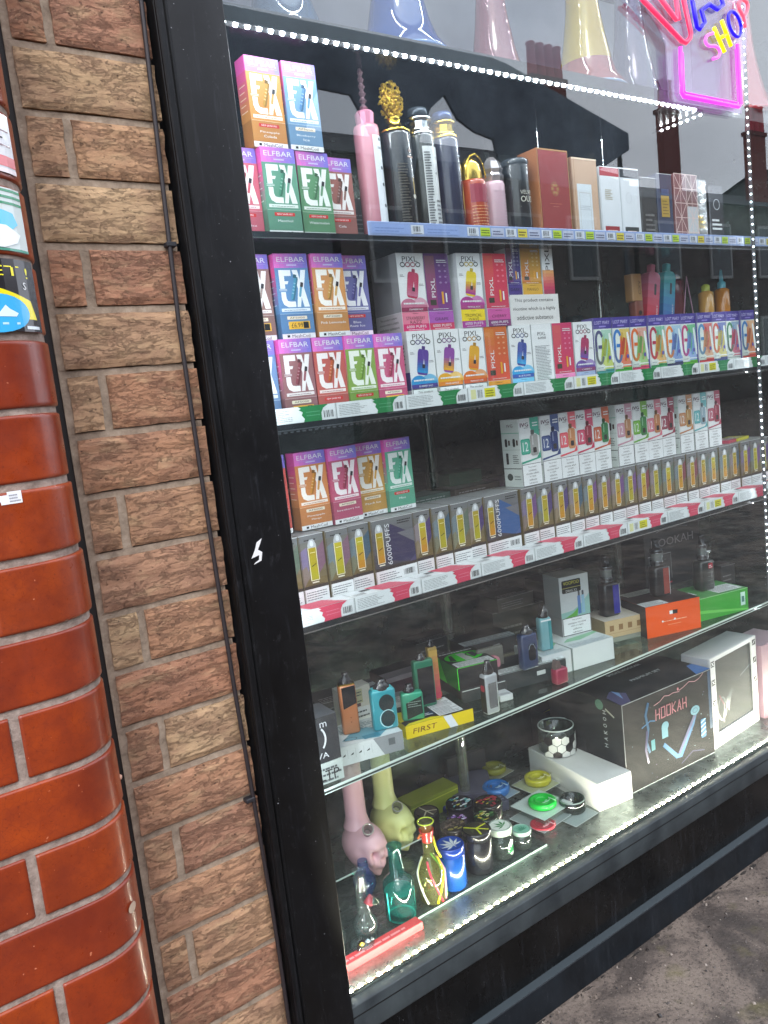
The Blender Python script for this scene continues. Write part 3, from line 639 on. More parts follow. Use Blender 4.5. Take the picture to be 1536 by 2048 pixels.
elf(.601, .098, ZT+.1268, '#c9781e', '#b5852a', 'red', ['Pineapple', 'Colada'], 'orange flavour box, topmost at the far left of the display', 2)
elf(.662, .096, ZT+.1268, '#4f86b6', '#3f79ae', 'w', ['Blueberry', 'Ice'], 'light blue flavour box standing topmost beside the orange one')
elf(.548, .105, ZT, '#c94862', '#c43a4c', 'red', ['Red', 'Apple Ice'], 'pinkish red flavour box half hidden by the frame, under the topmost orange box')
elf(.6065, .095, ZT, '#3f8a6c', '#3d8f6e', 'red', ['Menthol'], 'sea green flavour box, left one of the green pair on the upper shelf')
elf(.6685, .096, ZT, '#3b8250', '#4c8a5c', 'red', ['Watermelon'], 'leaf green flavour box, right one of the green pair on the upper shelf')
elf(.721, .112, ZT, '#8f4640', '#7b4a44', 'red', ['Cola'], 'brownish red flavour box on the upper shelf beside the green pair')
elf(.546, .105, ZG+.1268, '#7d5350', '#8b7670', 'price', ['Cola Ice'], 'grey brown flavour box half hidden by the frame in the second row down')
elf(.6085, .099, ZG+.1268, '#3a78b8', '#3f93b8', 'price', ['Blue Razz'], 'bright blue flavour box with a price tag between the brown and orange boxes', -1)
elf(.671, .097, ZG+.1268, '#d08338', '#d39a3e', 'w', ['Pink Lemonade'], 'amber flavour box in the second row next to the bright blue box')
elf(.7235, .108, ZG+.1268, '#4b4f9c', '#4d4a96', 'red', ['Blue', 'Razz Ice'], 'indigo flavour box at the right of the second row')
elf(.535, .100, ZG, '#4d79b4', '#3c6aa8', 'w', ['Blueberry'], 'pale blue flavour box mostly behind the frame, lowest row over green packets')
elf(.5955, .093, ZG, '#84474e', '#8b3844', 'price', ['Cherry'], 'maroon flavour box on the green packet shelf, beside the frame')
elf(.655, .093, ZG, '#b93c34', '#cf5a28', 'red', ['Strawberry', 'Kiwi'], 'scarlet flavour box with an orange device on the green packet shelf')
elf(.7130, .093, ZG, '#6f9e2f', '#7fae3c', 'red', ['Apple Sour'], 'lime green flavour box on the green packet shelf')
elf(.7695, .093, ZG, '#c23567', '#b83a5c', 'price', ['Pink Melon'], 'hot pink flavour box with a price tag, last of its row')
ZE = SZ_PINK+.1335
elf(.553, .150, ZE, '#c2332f', '#b8342c', 'red', ['Red Apple'], 'red flavour box cut by the frame, on top of the gold vape boxes')
elf(.6235, .140, ZE, '#d0722a', '#d98a26', 'w', ['Pineapple', 'Mango'], 'orange flavour box on top of the gold vape boxes, beside the frame', -2)
elf(.683, .135, ZE, '#b8345e', '#a32f4e', 'w', ['Strawberry Ice'], 'crimson flavour box standing on the gold vape boxes', 1)
elf(.7445, .150, ZE, '#cf8f2c', '#e09a26', 'w', ['Peach Ice'], 'golden yellow flavour box behind the crimson one, on the gold vape boxes')
elf(.803, .143, ZE, '#3aa884', '#35ae8a', 'red', ['Mint'], 'mint green flavour box alone at the right end of the lower flavour boxes', 3)

# ---- white boxes with a tilted two-colour device
def pixl_front(F, w, h, a, c2, wave, foot, cap):
    F.rect(0, 0, w, h, WHITE)
    F.text('PIXL', w*.5, h*.925, .0085, INK, 2, w=.032); 
    for q in range(4): F.ring(w*(.21+.195*q), h*.853, .0056, .0044, .0017, INK if q % 3 == 0 else C(dark(a, .8)), 2, 8)
    F.lines(.004, h*.70, .013, h*.735, 2, C('#6a6a70'), 2, 2); F.lines(w-.013, h*.58, w-.003, h*.615, 2, C('#6a6a70'), 2, 4)
    F.ell(w*.72, h*.30, w*.34, h*.13, lite(c2, .35), 2, 18, 0, 180); F.ell(w*.30, h*.33, w*.30, h*.09, c2, 3, 18, 0, 180); F.rect(0, h*.27, w, h*.335, c2, 4)
    F.lines(w*.1, h*.345, w*.9, h*.37, 1, WHITE, 5, 4, .8)
    F.rect(0, h*.25, w, h*.305, wave, 5); F.text(cap, w*.55, h*.277, .003, WHITE, 6, w=.03)
    F.poly(xf(rrect(-1, -1, 1, 1, .35), w*.52, h*.59, .0118, -10, .0215), a, 3)
    for k in range(5): F.poly(xf([(-.98, -.85+.19*k), (.98, -.85+.19*k), (.98, -.64+.19*k), (-.98, -.64+.19*k)], w*.52, h*.59, .0118, -10, .0215), mixhex(c2, a, k/5), 4)
    F.poly(xf(rrect(-1, -1, 1, 1, .3), w*.59, h*.775, .0036, -10, .0030), dark(a, .8), 4)
    F.poly(xf(rrect(-1, -1, 1, 1, .3), w*.53, h*.535, .0031, -9, .0034), C('#2b2b33'), 5)
    F.poly(xf([(-.3, -1), (.4, -1), (0, 1)], w*.555, h*.60, .003, -9, .005), WHITE, 5)
    if foot[0] == 'warn': warning(F, .001, .001, w-.001, h*.245, INK, 4, ['This product', 'contains nicotine', 'which is highly'])
    else:
        F.rect(0, 0, w, h*.245, foot[1], 4); F.lines(w*.4, h*.222, w*.62, h*.232, 1, INK, 5, 1)
        F.text(foot[2], w*.5, h*.165, .0055, dark(foot[1], .45), 5, w=min(.04, .0062*len(foot[2])))
        if len(foot) > 4: F.text(foot[4], w*.5, h*.112, .0055, dark(foot[1], .45), 5, w=min(.036, .0062*len(foot[4])))
        if foot[3]: F.rect(0, 0, w, h*.09, foot[3], 5); F.text('6000 PUFFS', w*.5, h*.055, .0046, WHITE, 6, w=.042); F.lines(w*.18, h*.014, w*.8, h*.028, 1, WHITE, 6, 2)
def pixl_back(F, w, h, a, b_, foot):
    F.grad(0, h*.25, w, h, b_, a, 1, 8, True); F.grad(w*.03, h*.28, w*.42, h*.97, mixhex(b_, '#d0405a', .3), mixhex(a, '#d8a040', .3), 2, 6, True)
    F.text('PIXL', w*.28, h*.55, .0088, WHITE, 4, w=.032, rot=90); F.rr(w*.12, h*.325, w*.36, h*.395, .001, C('#3a3a2e'), 4)
    for i in range(2):
        for k in range(4): F.ell(w*(.6+.22*i), h*(.62+.075*k), .003, .0018, lite(a, .35), 4, 8)
    F.lines(w*.5, h*.88, w*.92, h*.93, 2, WHITE, 4, 4); F.rect(w*.6, h*.34, w*.68, h*.5, '#e0a030', 4); F.rect(w*.75, h*.36, w*.81, h*.48, WHITE, 4)
    F.lines(w*.2, h*.27, w*.9, h*.285, 1, WHITE, 4, 7)
    F.rect(0, 0, w, h*.245, foot[1], 4); F.lines(w*.35, h*.215, w*.65, h*.225, 1, INK, 5, 1); F.text(foot[2], w*.5, h*.14, .0052, dark(foot[1], .5), 5, w=min(.04, .006*len(foot[2])))
    if len(foot) > 3 and foot[3]: F.rect(0, 0, w, h*.09, foot[3], 5); F.text('6000 PUFFS', w*.5, h*.055, .0046, WHITE, 6, w=.042); F.lines(w*.18, h*.014, w*.8, h*.028, 1, WHITE, 6, 2)
def pixl(x, y, z, kind, args, label, w=.0555, d=.028, h=.128, rz=0, side=None):
    def dr(F, T, Lf, Rt):
        if kind == 'f': pixl_front(F, w, h, *args)
        elif kind == 'b': pixl_back(F, w, h, *args)
        elif kind == 't':
            F.rect(0, 0, w, h, WHITE); F.text('PIXL', w*.5, h*.86, .0065, INK, 2, w=.022); F.text('6000', w*.5, h*.80, .0045, INK, 2, w=.022)
            F.lines(w*.12, h*.12, w*.86, h*.7, 26, C('#7d8288'), 2, 9, .4)
            for k in range(4): F.rr(w*(.14+.2*k), h*.02, w*(.26+.2*k), h*.07, .001, C('#8b8f92'), 2)
        elif kind == 's':
            F.rect(0, 0, w, h, WHITE); F.text('PIXL', w*.5, h*.72, .012, INK, 2, w=.045, rot=90); F.grad(0, h*.12, w, h*.5, '#c03a5c', '#e0a060', 2, 6, True); F.rect(0, 0, w, h*.12, '#a63a58', 2)
        if side: side(Lf)
        else: Lf.rect(0, 0, d, h, C('#c9ccd0'))
        T.rect(0, 0, w, d, C('#d9dbde'))
    return carton('vape_box', label, 'vape box', (x, y, z), rz, w, d, h, WHITE, dr, 'white and coloured 6000 puff boxes')
def sideb(Lf):
    Lf.rect(0, 0, .075, .0315, C('#b9b5b6')); Lf.rect(0, .032, .075, .128, C('#8b8d90')); warning(Lf, .004, .003, .071, .030, INK, 2, ['This product contains', 'nicotine which is a highly', 'addictive substance'], False)
def spine(Lf):
    Lf.rect(0, 0, .028, .128, C('#d2d4d8')); Lf.text('PIXL', .014, .09, .010, INK, 2, w=.034, rot=90); Lf.rect(0, .03, .028, .06, C('#4a3f7c'), 2); Lf.rect(0, 0, .028, .028, C('#b8bcc0'), 3); Lf.lines(.003, .005, .025, .025, 4, INK, 4, 2)
P5 = .094
pixl(.8385, P5, ZG, 'f', ('#5b3f94', '#2f8fc8', '#4a3f8c', ('warn',), 'BLUEBERRY RAZZ'), 'white box with purple to blue device on the green packet shelf, beside hot pink box', side=spine)
pixl(.8965, P5, ZG, 'f', ('#8a4a9c', '#e0a42c', '#d9822c', ('warn',), 'PINEAPPLE'), 'white box with violet to yellow device on the green packet shelf')
pixl(.9545, P5, ZG, 'f', ('#dba327', '#d8732c', '#cf5c2a', ('warn',), 'MANGO ICE'), 'white box with yellow to orange device on the green packet shelf')
pixl(1.0125, P5, ZG, 'b', ('#c8672a', '#d5553e', ('l', '#e09a32', 'JUICY')), 'orange back-turned vape box between white boxes on the green packet shelf')
pixl(1.0735, P5, ZG, 'f', ('#3f4f9c', '#3aa0d8', '#3a5caa', ('l', '#7cc4e6', 'BLUE', None, 'RAZZ'), 'BLUE FUSION'), 'white box with indigo to sky blue device and pale blue foot')
pixl(1.132, P5, ZG, 't', (), 'white box of fine print turned backwards on the green packet shelf', .0535)
pixl(1.188, P5, ZG, 'b', ('#c73a68', '#c9405f', ('l', '#e58ab8', 'FIZZY')), 'rose pink back-turned vape box beside the box of fine print')
pixl(1.2475, P5, ZG, 'f', ('#a8325c', '#6a4a9c', '#8a3a6c', ('l', '#a8b4d8', 'GRAPE', None, 'ICE'), 'CHERRY'), 'white box with crimson to violet device, last before the purple topped row')
Z2 = ZG+.1285
pixl(.8385, P5+.006, Z2, 'f', ('#b83a5c', '#c0708c', '#8f2f54', ('l', '#e07f98', 'STRAWBERRY', '#cf2f6c', 'RAZZ'), 'STRAWBERRY RAZZ'), 'white box with rose device and pink 6000 puffs foot, second tier left end', d=.075, side=sideb)
pixl(.8955, P5+.006, Z2, 'b', ('#5c3478', '#7a3a80', ('l', '#a85ab0', 'GRAPE', '#c43a5c')), 'plum purple back-turned vape box in the second tier', rz=1)
pixl(.9635, P5, Z2, 'f', ('#e2c61f', '#a83a8c', '#a3407c', ('l', '#ecd02a', 'TROPICAL', '#a83a94', 'WAVE'), 'TROPICAL WAVE'), 'white box with yellow and magenta device, bright yellow foot, second tier')
pixl(1.0255, P5, Z2, 'b', ('#cf2f48', '#c8405c', ('l', '#c8589c', 'CHERRY', '#7d3570')), 'bright red back-turned vape box in the second tier')
def wb(F, T, Lf, Rt):
    F.rect(0, 0, .128, .055, C('#dcdbda'))
    for k, t in enumerate(['This product contains', 'nicotine which is a highly', 'addictive substance']): F.text(t, .062, .044-.0155*k, .0078, INK, 2, w=[.102, .112, .096][k])
carton('vape_box', 'white box lying on its side with a large nicotine warning', 'vape box', (1.0875, P5+.003, Z2), 0, .128, .028, .052, WHITE, wb, 'white and coloured 6000 puff boxes')
Z3 = Z2+.0523
pixl(1.0905, P5+.008, Z3, 'b', ('#3c2f6c', '#4a3a84', ('l', '#4a3a84', 'DARK')), 'narrow dark indigo box standing on the lying warning box', .035, h=.0925)
pixl(1.1275, P5+.008, Z3, 'b', ('#c8962a', '#c98f2e', ('l', '#d8a83c', 'MANGO')), 'mustard yellow box standing on the lying warning box', .052, h=.092)
pixl(1.1815, P5+.006, Z3, 's', (), 'white spine of a box with sideways black lettering, on the warning box', .030, d=.05, h=.095)

# ---- purple topped multicolour boxes
def lost(F, w, h, a, b_, c, foot, cap):
    F.rect(0, 0, w, h, '#dde4de'); F.grad(w*.42, .03, w, h-.024, mixhex(b_, '#ffffff', .25), mixhex(c, '#ffffff', .2), 1, 4, True)
    F.rect(0, h-.022, w, h, '#3c2f8c', 2); F.text('LOST MARY', w*.5, h-.0095, .0068, C('#cfc8ec'), 3, w=.047); F.rect(w*.32, h-.0185, w*.7, h-.016, '#8f7fd0', 3)
    F.ring(w*.28, h*.66, .0135, .021, .0068, a, 3, 14, 25, 200); F.rect(w*.28-.0135, h*.46, w*.28-.0067, h*.68, a, 3); F.ring(w*.28, h*.46, .0135, .021, .0068, mixhex(a, b_, .25), 4, 14, 160, 345); F.rect(w*.20, h*.545, w*.40, h*.595, a, 5)
    for x, cc, t in ((.46, b_, -12), (.64, c, 10), (.80, b_, -14), (.93, '#e4ecea', 8)):
        F.poly(xf(rrect(-1, -1, 1, 1, .4), w*x, h*.545, .0036, t, .030), cc, 3)
    F.poly(xf(rrect(-1, -1, 1, 1, .3), w*.58, h*.56, .0045, -14, .0175), dark(b_, .85), 5); F.ell(w*.80, h*.40, .004, .0045, '#5b4fa0', 6, 10)
    F.rect(w*.04, h*.235, w*.48, h*.30, '#d5dcd6', 6); F.lines(w*.1, h*.255, w*.4, h*.275, 1, '#56607a', 7, 4)
    F.rect(w*.5, h*.26, w, h*.275, WHITE, 3); F.rect(0, 0, w, h*.205, foot, 7); F.rect(0, h*.205, w, h*.215, dark(foot, .6), 7); F.text(cap, w*.5, h*.045, .0042, C('#dfe8e4'), 8, w=min(.044, .0045*len(cap)))
    F.rect(w*.5, h*.215, w, h*.235, foot, 6); F.rect(0, 0, .0008, h, '#7a74a4', 9)
LM = [('#4d4f78', '#a5b43c', '#8fc0a8', '#3a8f8c', 'MINT ICE', 'teal footed'), ('#2f78c0', '#d0502c', '#c8a83c', '#47a838', 'APPLE', 'green footed with a blue'), ('#d8672c', '#7fae5c', '#d08f7c', '#d0486c', 'PEACH', 'pink footed'),
      ('#b02a4c', '#c8903c', '#5ca888', '#2f8f50', 'CHERRY', 'dark green footed'), ('#e07a26', '#5c78b8', '#8fb4d0', '#2f3460', 'BLUE RAZZ', 'navy footed'), ('#b82a6c', '#6f8fc8', '#4ca86c', '#58a82c', 'SOUR', 'bright green footed'),
      ('#4a88b8', '#c88f6c', '#c04a4c', '#c83a40', 'BERRY', 'red footed'), ('#c8523c', '#c0b058', '#4c5ca0', '#38407c', 'PLUM', 'indigo footed'), ('#3f7f5c', '#b8405c', '#6c8fb0', '#c9d0cc', 'CITRUS', 'white footed'), ('#2f78b8', '#c0683c', '#d09a6c', '#c8443c', 'MANGO', 'orange red footed')]
for i, (a, b_, c, ft, cap, lb) in enumerate(LM):
    def dr(F, T, Lf, Rt, A=(a, b_, c, ft, cap)): lost(F, .0565, .134, *A); T.rect(0, 0, .0565, .028, '#5a4aa8'); Lf.rect(0, 0, .028, .134, '#6a62a4')
    carton('vape_box', f'{lb} purple topped multicolour box, {ORD[i]} from the left in its row', 'vape box', (1.3085+.0582*i, .096+.0012*(i % 3), ZG), random.uniform(-1.5, 1.5), .0565, .028, .134, '#4a3f94', dr, 'purple topped multicolour boxes')

# ---- long packets at the shelf fronts
def packet(x, y, z, col, kind, label, group, w=.1335, d=.038, h=.0235):
    def dr(F, T, Lf, Rt):
        F.rect(0, 0, w, h, '#dfe4e6')
        if kind: F.rect(w*.04, h*.15, w*.13, h*.85, '#d8d8a0', 2); F.bars(w*.16, h*.2, w*.24, h*.8, C('#6d7070'), 2, int(x*100)); F.rect(w*.28, h*.18, w*.47, h*.86, '#d6cf22', 2); F.lines(w*.3, h*.25, w*.45, h*.8, 3, C('#7a7a14'), 3, int(x*50), .4)
        else: F.lines(w*.03, h*.15, w*.42, h*.9, 7, C('#8f9698'), 2, int(x*100), .35)
        q = lambda pts: [(w*a, h*b_) for a, b_ in pts]
        F.poly(q([(.50, 1), (.54, .86), (.505, .8), (.56, .62), (.54, .45), (.575, .2), (.56, 0), (.80, 0), (.80, .5), (.83, .78), (.90, 1)]), col, 3)
        F.lines(w*.6, h*.35, w*.78, h*.8, 2, lite(col, .25), 4, 3, .25)
        F.bars(w*.83, h*.15, w*.955, h*.6, C('#3d4144'), 4, int(x*70)); F.rect(w*.985, 0, w*.99, h, '#b5babd', 4)
        T.rect(0, 0, w, d, '#dcdfe2'); T.poly([(w*a, d*b_) for a, b_ in ((.32, 1), (.42, .05), (.50, 0), (.90, 0), (.82, .35), (.72, 1))], col, 2)
        T.rect(w*.2, d*.55, w*.34, d*.8, '#3d4144', 3); T.lines(w*.45, d*.15, w*.8, d*.9, 5, lite(col, .3), 3, 5, .2); T.bars(w*.02, d*.12, w*.2, d*.4, C('#8a8f90'), 3, 4)
        Lf.rect(0, 0, d, h, '#cfd4d6')
    carton('packet', label, 'packet', (x, y, z), 0, w, d, h, '#dfe2e4', dr, group, bev=.0005)
for i in range(12):
    packet(.5345+.1352*i, .0685, SZ_GREEN, '#1f7d45', i in (3, 5, 8), f'white packet with a green band at the shelf front, {ORD[i]} from the left', 'white and green packets along a shelf edge', d=.022)
    packet(.5345+.1352*i-.008, .0685, SZ_PINK, '#d0425f', i in (6, 8), f'white packet with a pink band at the shelf front, {ORD[i]} from the left', 'white and pink packets along a shelf edge')

# ---- narrow grey and gold boxes
def goldbox(F, w, h, big, seed):
    R = random.Random(seed); F.grad(0, .048, w, h, '#70603c' if not big else '#46434c', '#6f7173', 1, 7, True)
    ac = R.choice(['#7a3a44', '#4a3a6c', '#3f5a6c', '#7a5a6c', '#5c6a5c', '#6c4a7c']) if not big else R.choice(['#3a3460'])
    ac2 = R.choice(['#8a7f84', '#6f7f86', '#7a6f90'])
    if big:
        ac = {1: '#383352', 2: '#35588c'}[seed]
        F.poly([(w*.3, .06), (w, .045), (w, h*.72), (w*.62, h*.86), (w*.45, h*.92)], ac, 2); F.poly([(w*.5, .03), (w, .03), (w, h*.45)], mixhex(ac, '#7a6f9c', .3), 3); F.poly([(w*.6, h*.78), (w, h*.62), (w, h*.8)], '#6c6c72', 3)
        F.text('6000PUFFS', w*.36, h*.66, .0098, C('#d9dce0'), 9, w=.070, rot=90); F.lines(w*.62, h*.90, w*.95, h*.96, 2, INK, 4, 5)
    else:
        F.poly([(w*.55, h*.45), (w, h*.62), (w, h*.9), (w*.72, h*.82)], ac, 2); F.poly([(0, h*.55), (w*.3, h*.5), (w*.3, h*.85), (0, h*.8)], ac2, 2); F.poly([(0, h*.35), (w*.35, h*.5), (w*.2, h*.62), (0, h*.58)], mixhex(ac2, '#8a7430', .4), 3)
        F.lines(w*.22, h*.925, w*.85, h*.955, 1, INK, 4, seed)
    u = .015 if big else w*.5; hw = .0078
    F.rect(u-hw, .056, u+hw, .1105, '#e9e2c6', 5)
    F.grad(u-hw+.0012, .0572, u+hw-.0012, .1090, R.choice(['#c0861c', '#a8a01c']), R.choice(['#b8ac20', '#a89418']), 6, 4, True)
    F.poly([(u-hw, .1092), (u+hw, .1092), (u+hw, .1138), (u+.0052, .1202), (u+.003, .1227), (u-.003, .1227), (u-.0052, .1202), (u-hw, .1138)], '#b9bec2', 7)
    F.ell(u, .116, .0035, .005, '#dfe3e6', 8, 8); F.rect(u-hw+.003, .101, u+hw-.003, .1018, '#f0e8b0', 8)
    F.poly([(u-.004, .080), (u+.004, .0835), (u+.0045, .0825), (u-.0035, .0785)], '#4a3c10', 8); F.rect(u-.006, .0522, u+.006, .0542, '#e8e2d0', 6); F.lines(w*.2, .0492, w*.85, .0508, 1, '#3c3214', 4, 3)
    F.rect(0, .0, w, .0435, '#e2e3e4', 4); F.rect(0, .0435, w, .0485, '#3a302c', 4)
    F.lines(w*.08, .0255, w*.9 if not big else w*.6, .041, 4, C('#6c6f74'), 5, seed, .35)
    if big: F.bars(w*.66, .028, w*.93, .038, INK, 6, seed)
    F.rect(0, 0, .0009, h, '#5a4a2c', 9); F.rect(0, h-.001, w, h, '#d5d8da', 9)
gx = .5495; gi = 0
def gold(x, w, big, seed, label):
    def dr(F, T, Lf, Rt): goldbox(F, w, .131, big, seed); T.rect(0, 0, w, .075, '#8f9294'); Lf.rect(0, 0, .075, .131, '#6a5c38')
    carton('slim_vape_box', label, 'vape box', (x, .1125+random.uniform(-.0015, .003), SZ_PINK), random.uniform(-1.3, 1.3), w, .075, .131, '#6f6a5c', dr, 'slim grey and gold vape boxes')
seq = [(.553, .043, 0), (.598, .045, 0), (.646, .043, 0), (.6905, .0425, 0), (.735, .0885, 1), (.826, .038, 0), (.866, .040, 0), (.908, .041, 0), (.951, .038, 0), (.991, .0890, 2)]
x = 1.0855
while x < 1.93: seq.append((x, .0415, 0)); x += .0437
ns = 0
for i, (x, w_, bg_) in enumerate(seq):
    lb = {1: 'wide dark slate box with a vertical 6000PUFFS line, nearer the frame', 2: 'wide navy box with a vertical 6000PUFFS line, near the white device boxes'}.get(bg_)
    if not lb: lb = f'slim grey and gold box showing a yellow vape, {ORD[i]} from the frame' if i < 10 else f'slim grey and gold box, {ORD[i-10]} to the right of the navy puffs box'
    gold(x, w_, bool(bg_), bg_ or 10+i, lb)

# ---- white boxes numbered 12
def ivg(F, w, h, c, dv, label_=None):
    F.rect(0, 0, w, h, '#dfe1e2'); F.poly([(w*.56, h), (w, h), (w, h*.72), (w*.62, h*.80), (w*.56, h*.86)], lite(c, .15), 2); F.text('IVG', w*.28, h*.905, .0078, C('#2b2030'), 3, w=.021); F.text('IVG', w*.27, h*.907, .0070, C('#8c2f5c'), 2, w=.021)
    F.rect(w*.25, h*.855, w*.46, h*.862, INK, 3); F.lines(w*.68, h*.87, w*.95, h*.95, 2, WHITE, 3, 3)
    F.rr(w*.03, h*.47, w*.50, h*.70, .004, c, 3); F.rr(w*.07, h*.49, w*.46, h*.68, .003, mixhex(c, '#ffffff', .15), 4); F.text('12', w*.25, h*.585, .0175, WHITE, 5, w=.014)
    F.rr(w*.50, h*.44, w*.90, h*.75, .005, dv, 5); F.rr(w*.56, h*.75, w*.74, h*.82, .002, dark(dv, .6), 5); F.rr(w*.62, h*.48, w*.80, h*.56, .002, '#2a2628', 6); F.rect(w*.60, h*.6, w*.66, h*.73, lite(dv, .4), 6)
    F.poly([(0, h*.335), (w, h*.39), (w, h*.41), (0, h*.365)], c, 3); F.poly([(w*.78, h*.39), (w, h*.41), (w, h*.50)], c, 3)
    warning(F, 0, 0, w, h*.325, C('#46494c'), 3, ['This product', 'contains', 'nicotine which', 'is a highly', 'addictive', 'substance'])
    F.rect(0, 0, .0006, h, '#a9adb0', 9)
def ivgside(Lf):
    Lf.rect(0, 0, .05, .131, '#d2dad6'); Lf.text('IVG', .026, .119, .006, C('#5a2340'), 2, w=.016); Lf.rect(0, .104, .05, .1055, '#7fb89c', 2)
    for u in (.012, .034): Lf.rr(u-.0035, .078, u+.0035, .094, .003, INK, 2); Lf.rect(u+.006, .081, u+.011, .091, '#4a3a34', 2)
    Lf.rect(0, .072, .05, .0728, '#9fb0a8', 2); Lf.rr(.009, .044, .016, .066, .001, INK, 2); Lf.lines(.028, .046, .044, .064, 5, C('#5c6462'), 2, 4); Lf.rect(0, .035, .05, .0365, '#3a403e', 2); Lf.ell(.016, .019, .008, .007, '#3f4a46', 2); Lf.lines(.028, .014, .046, .024, 2, C('#8a908e'), 2, 4)
IV = [(1.104, '#2f9c80', '#9c9c9a', 'teal'), (1.1615, '#2a3f78', '#283a70', 'navy'), (1.2125, '#e0505c', '#c8895c', 'coral'), (1.2640, '#c83a5c', '#9c2f44', 'crimson'), (1.3175, '#c0502c', '#2f7a48', 'red and green'), (1.3890, '#c08a9c', '#b0805c', 'dusty pink'),
      (1.4420, '#6aa838', '#3a8048', 'lime green'), (1.4900, '#d07080', '#b8784c', 'salmon'), (1.5420, '#8f2f44', '#8c2f40', 'dark red'), (1.6060, '#b87a4c', '#b08448', 'tan'), (1.6620, '#4aa0a4', '#8ca4b0', 'pale cyan'), (1.7170, '#a83a54', '#98384c', 'raspberry')]
for i, (x, c, dv, nm) in enumerate(IV):
    def dr(F, T, Lf, Rt, c=c, dv=dv, i=i):
        ivg(F, .0525, .131, c, dv); T.rect(0, 0, .0525, .05, '#e2e4e4'); T.rect(.03, 0, .0525, .05, lite(c, .2), 2); ivgside(Lf)
    carton('numbered_vape_box', f'white vape box numbered 12 with {nm} panel, {ORD[i]} from the left', 'vape box', (x, .121+.003*(i in (4, 8)), ZE-.0015), (-1 if i == 0 else random.uniform(-1.2, 1.2)), .0525, .05, .131, WHITE, dr, 'white boxes numbered twelve')
for k, (x, y, c, lb) in enumerate([(1.80, .12, '#b83a54', 'flat red packet lying on the gold boxes at the right'), (1.845, .125, '#c8c02c', 'flat yellow packet lying on the gold boxes at the far right')]):
    carton('flat_packet', lb, 'packet', (x, y, SZ_PINK+.1315), 12, .075, .05, .007, c, lambda F, T, Lf, Rt: T.lines(.01, .01, .06, .04, 4, WHITE, 2, 3))

# ---- perfume row on the upper shelf
PY = .118
def bottle(x, y, z, r, h, col, label, capf, panel=None, sq=False, rz=0):
    t = thing('perfume_bottle', label, 'perfume', (x, y, z), rz, 'perfumes on the upper shelf'); b = MB(); m = C(col, .22, 0, 0, .5)
    b.lathe([(.0001, 0), (r*.96, 0), (r, .002), (r, h-.008), (r*.93, h-.002), (r*.6, h), (.0001, h)], m, 28 if not sq else 4, Matrix.Rotation(math.pi/4, 4, 'Z') if sq else None, smooth=not sq); b.build('bottle_body', t)
    if panel:
        b = MB(); R_ = r/(1.414 if sq else 1)
        p = Pn(b, (0, 0, 0), (1, 0, 0), (0, 0, 1), fn=(lambda u, v, l: Vector((u, -R_-.0003*l, v))) if sq else (lambda u, v, l: Vector(((r+.0003*l)*math.sin(u/r), -(r+.0003*l)*math.cos(u/r), v))))
        panel(p, r, h); b.build('label_print', t)
    b = MB(); capf(b, r, h); b.build('cap', t); return t
def cap_pink(b, r, h):
    m = C('#d98fa8', .15, .3, 0, .6); b.lathe([(r*.7, h), (r*.75, h+.018), (r*.62, h+.021), (r*.62, h+.0215), (.0001, h+.022)], m, 12, smooth=False)
    for k in range(7): b.lathe([(.003, h+.022+.011*k), (.0075-.0004*k, h+.0275+.011*k), (.003, h+.033+.011*k)], C('#9c7f88', .1, .6), 8, smooth=False)
def cap_oval(b, r, h):
    b.lathe([(r*.98, h-.003), (r*1.02, h), (r*.55, h+.003), (r*.45, h+.02), (r*.5, h+.022), (.0001, h+.022)], GOLD, 16)
    b.lathe([(.0001, -.030), (.010, -.025), (.0185, -.010), (.0195, .003), (.015, .018), (.0001, .029)], C('#9a7626', .35, .8), 16, Matrix.Translation((0, 0, h+.049)) @ Matrix.Diagonal((1, .38, 1, 1)))
    R = random.Random(2)
    for k in range(230):
        a = R.uniform(0, 6.283); q = math.sqrt(R.random()); x, z = .0235*q*math.cos(a), .034*q*math.sin(a); y = R.choice([-1, -1, 1])*.009*math.sqrt(max(0, 1-q*q))
        b.lathe([(.0012, -.0009), (.0027, 0), (.0012, .0009)], C('#e8c24a', .32, .85), 6, Matrix.Translation((x, y, h+.049+z)) @ Matrix.Rotation(R.uniform(0, 3), 4, 'X') @ Matrix.Rotation(R.uniform(0, 3), 4, 'Y'))
    b.lathe([(.0001, -.006), (.005, -.003), (.005, .005), (.0001, .008)], C('#7a5618', .3, 1), 8, Matrix.Translation((0, -.002, h+.049)))
def cap_ring(m1, m2):
    def f(b, r, h):
        b.lathe([(r*1.0, h-.003), (r*1.0, h), (r*.82, h+.004), (r*.82, h+.006)], m1, 18); b.lathe([(r*.72, h+.004), (r*.72, h+.019)], m1, 10, smooth=False)
        b.lathe([(r*.74, h+.019), (r*.88, h+.021), (r*.88, h+.025), (r*.7, h+.027)], m1, 18); b.lathe([(r*.62, h+.027), (r*.72, h+.030), (r*.72, h+.039), (r*.6, h+.042), (.0001, h+.042)], m2, 18)
    return f
def cap_dome(b, r, h):
    b.lathe([(r*.93, h-.003), (r*.93, h+.010), (r*.8, h+.026), (r*.5, h+.037), (.0001, h+.041)], C('#d8b860', .18, .9), 20, Matrix.Diagonal((1, .6, 1, 1)))
    b.tube([(r*.95*math.cos(a*.157), -r*.45, h+.002+.04*math.sin(a*.157)) for a in range(0, 21)], .0012, GOLD)
def cap_crystal(b, r, h): b.lathe([(r*.9, h-.002), (r*1.0, h+.008), (r*.85, h+.013), (r*.95, h+.02), (r*.7, h+.034), (r*.35, h+.042), (.0001, h+.043)], C('#c9c2c4', .08, .7), 8, smooth=False)
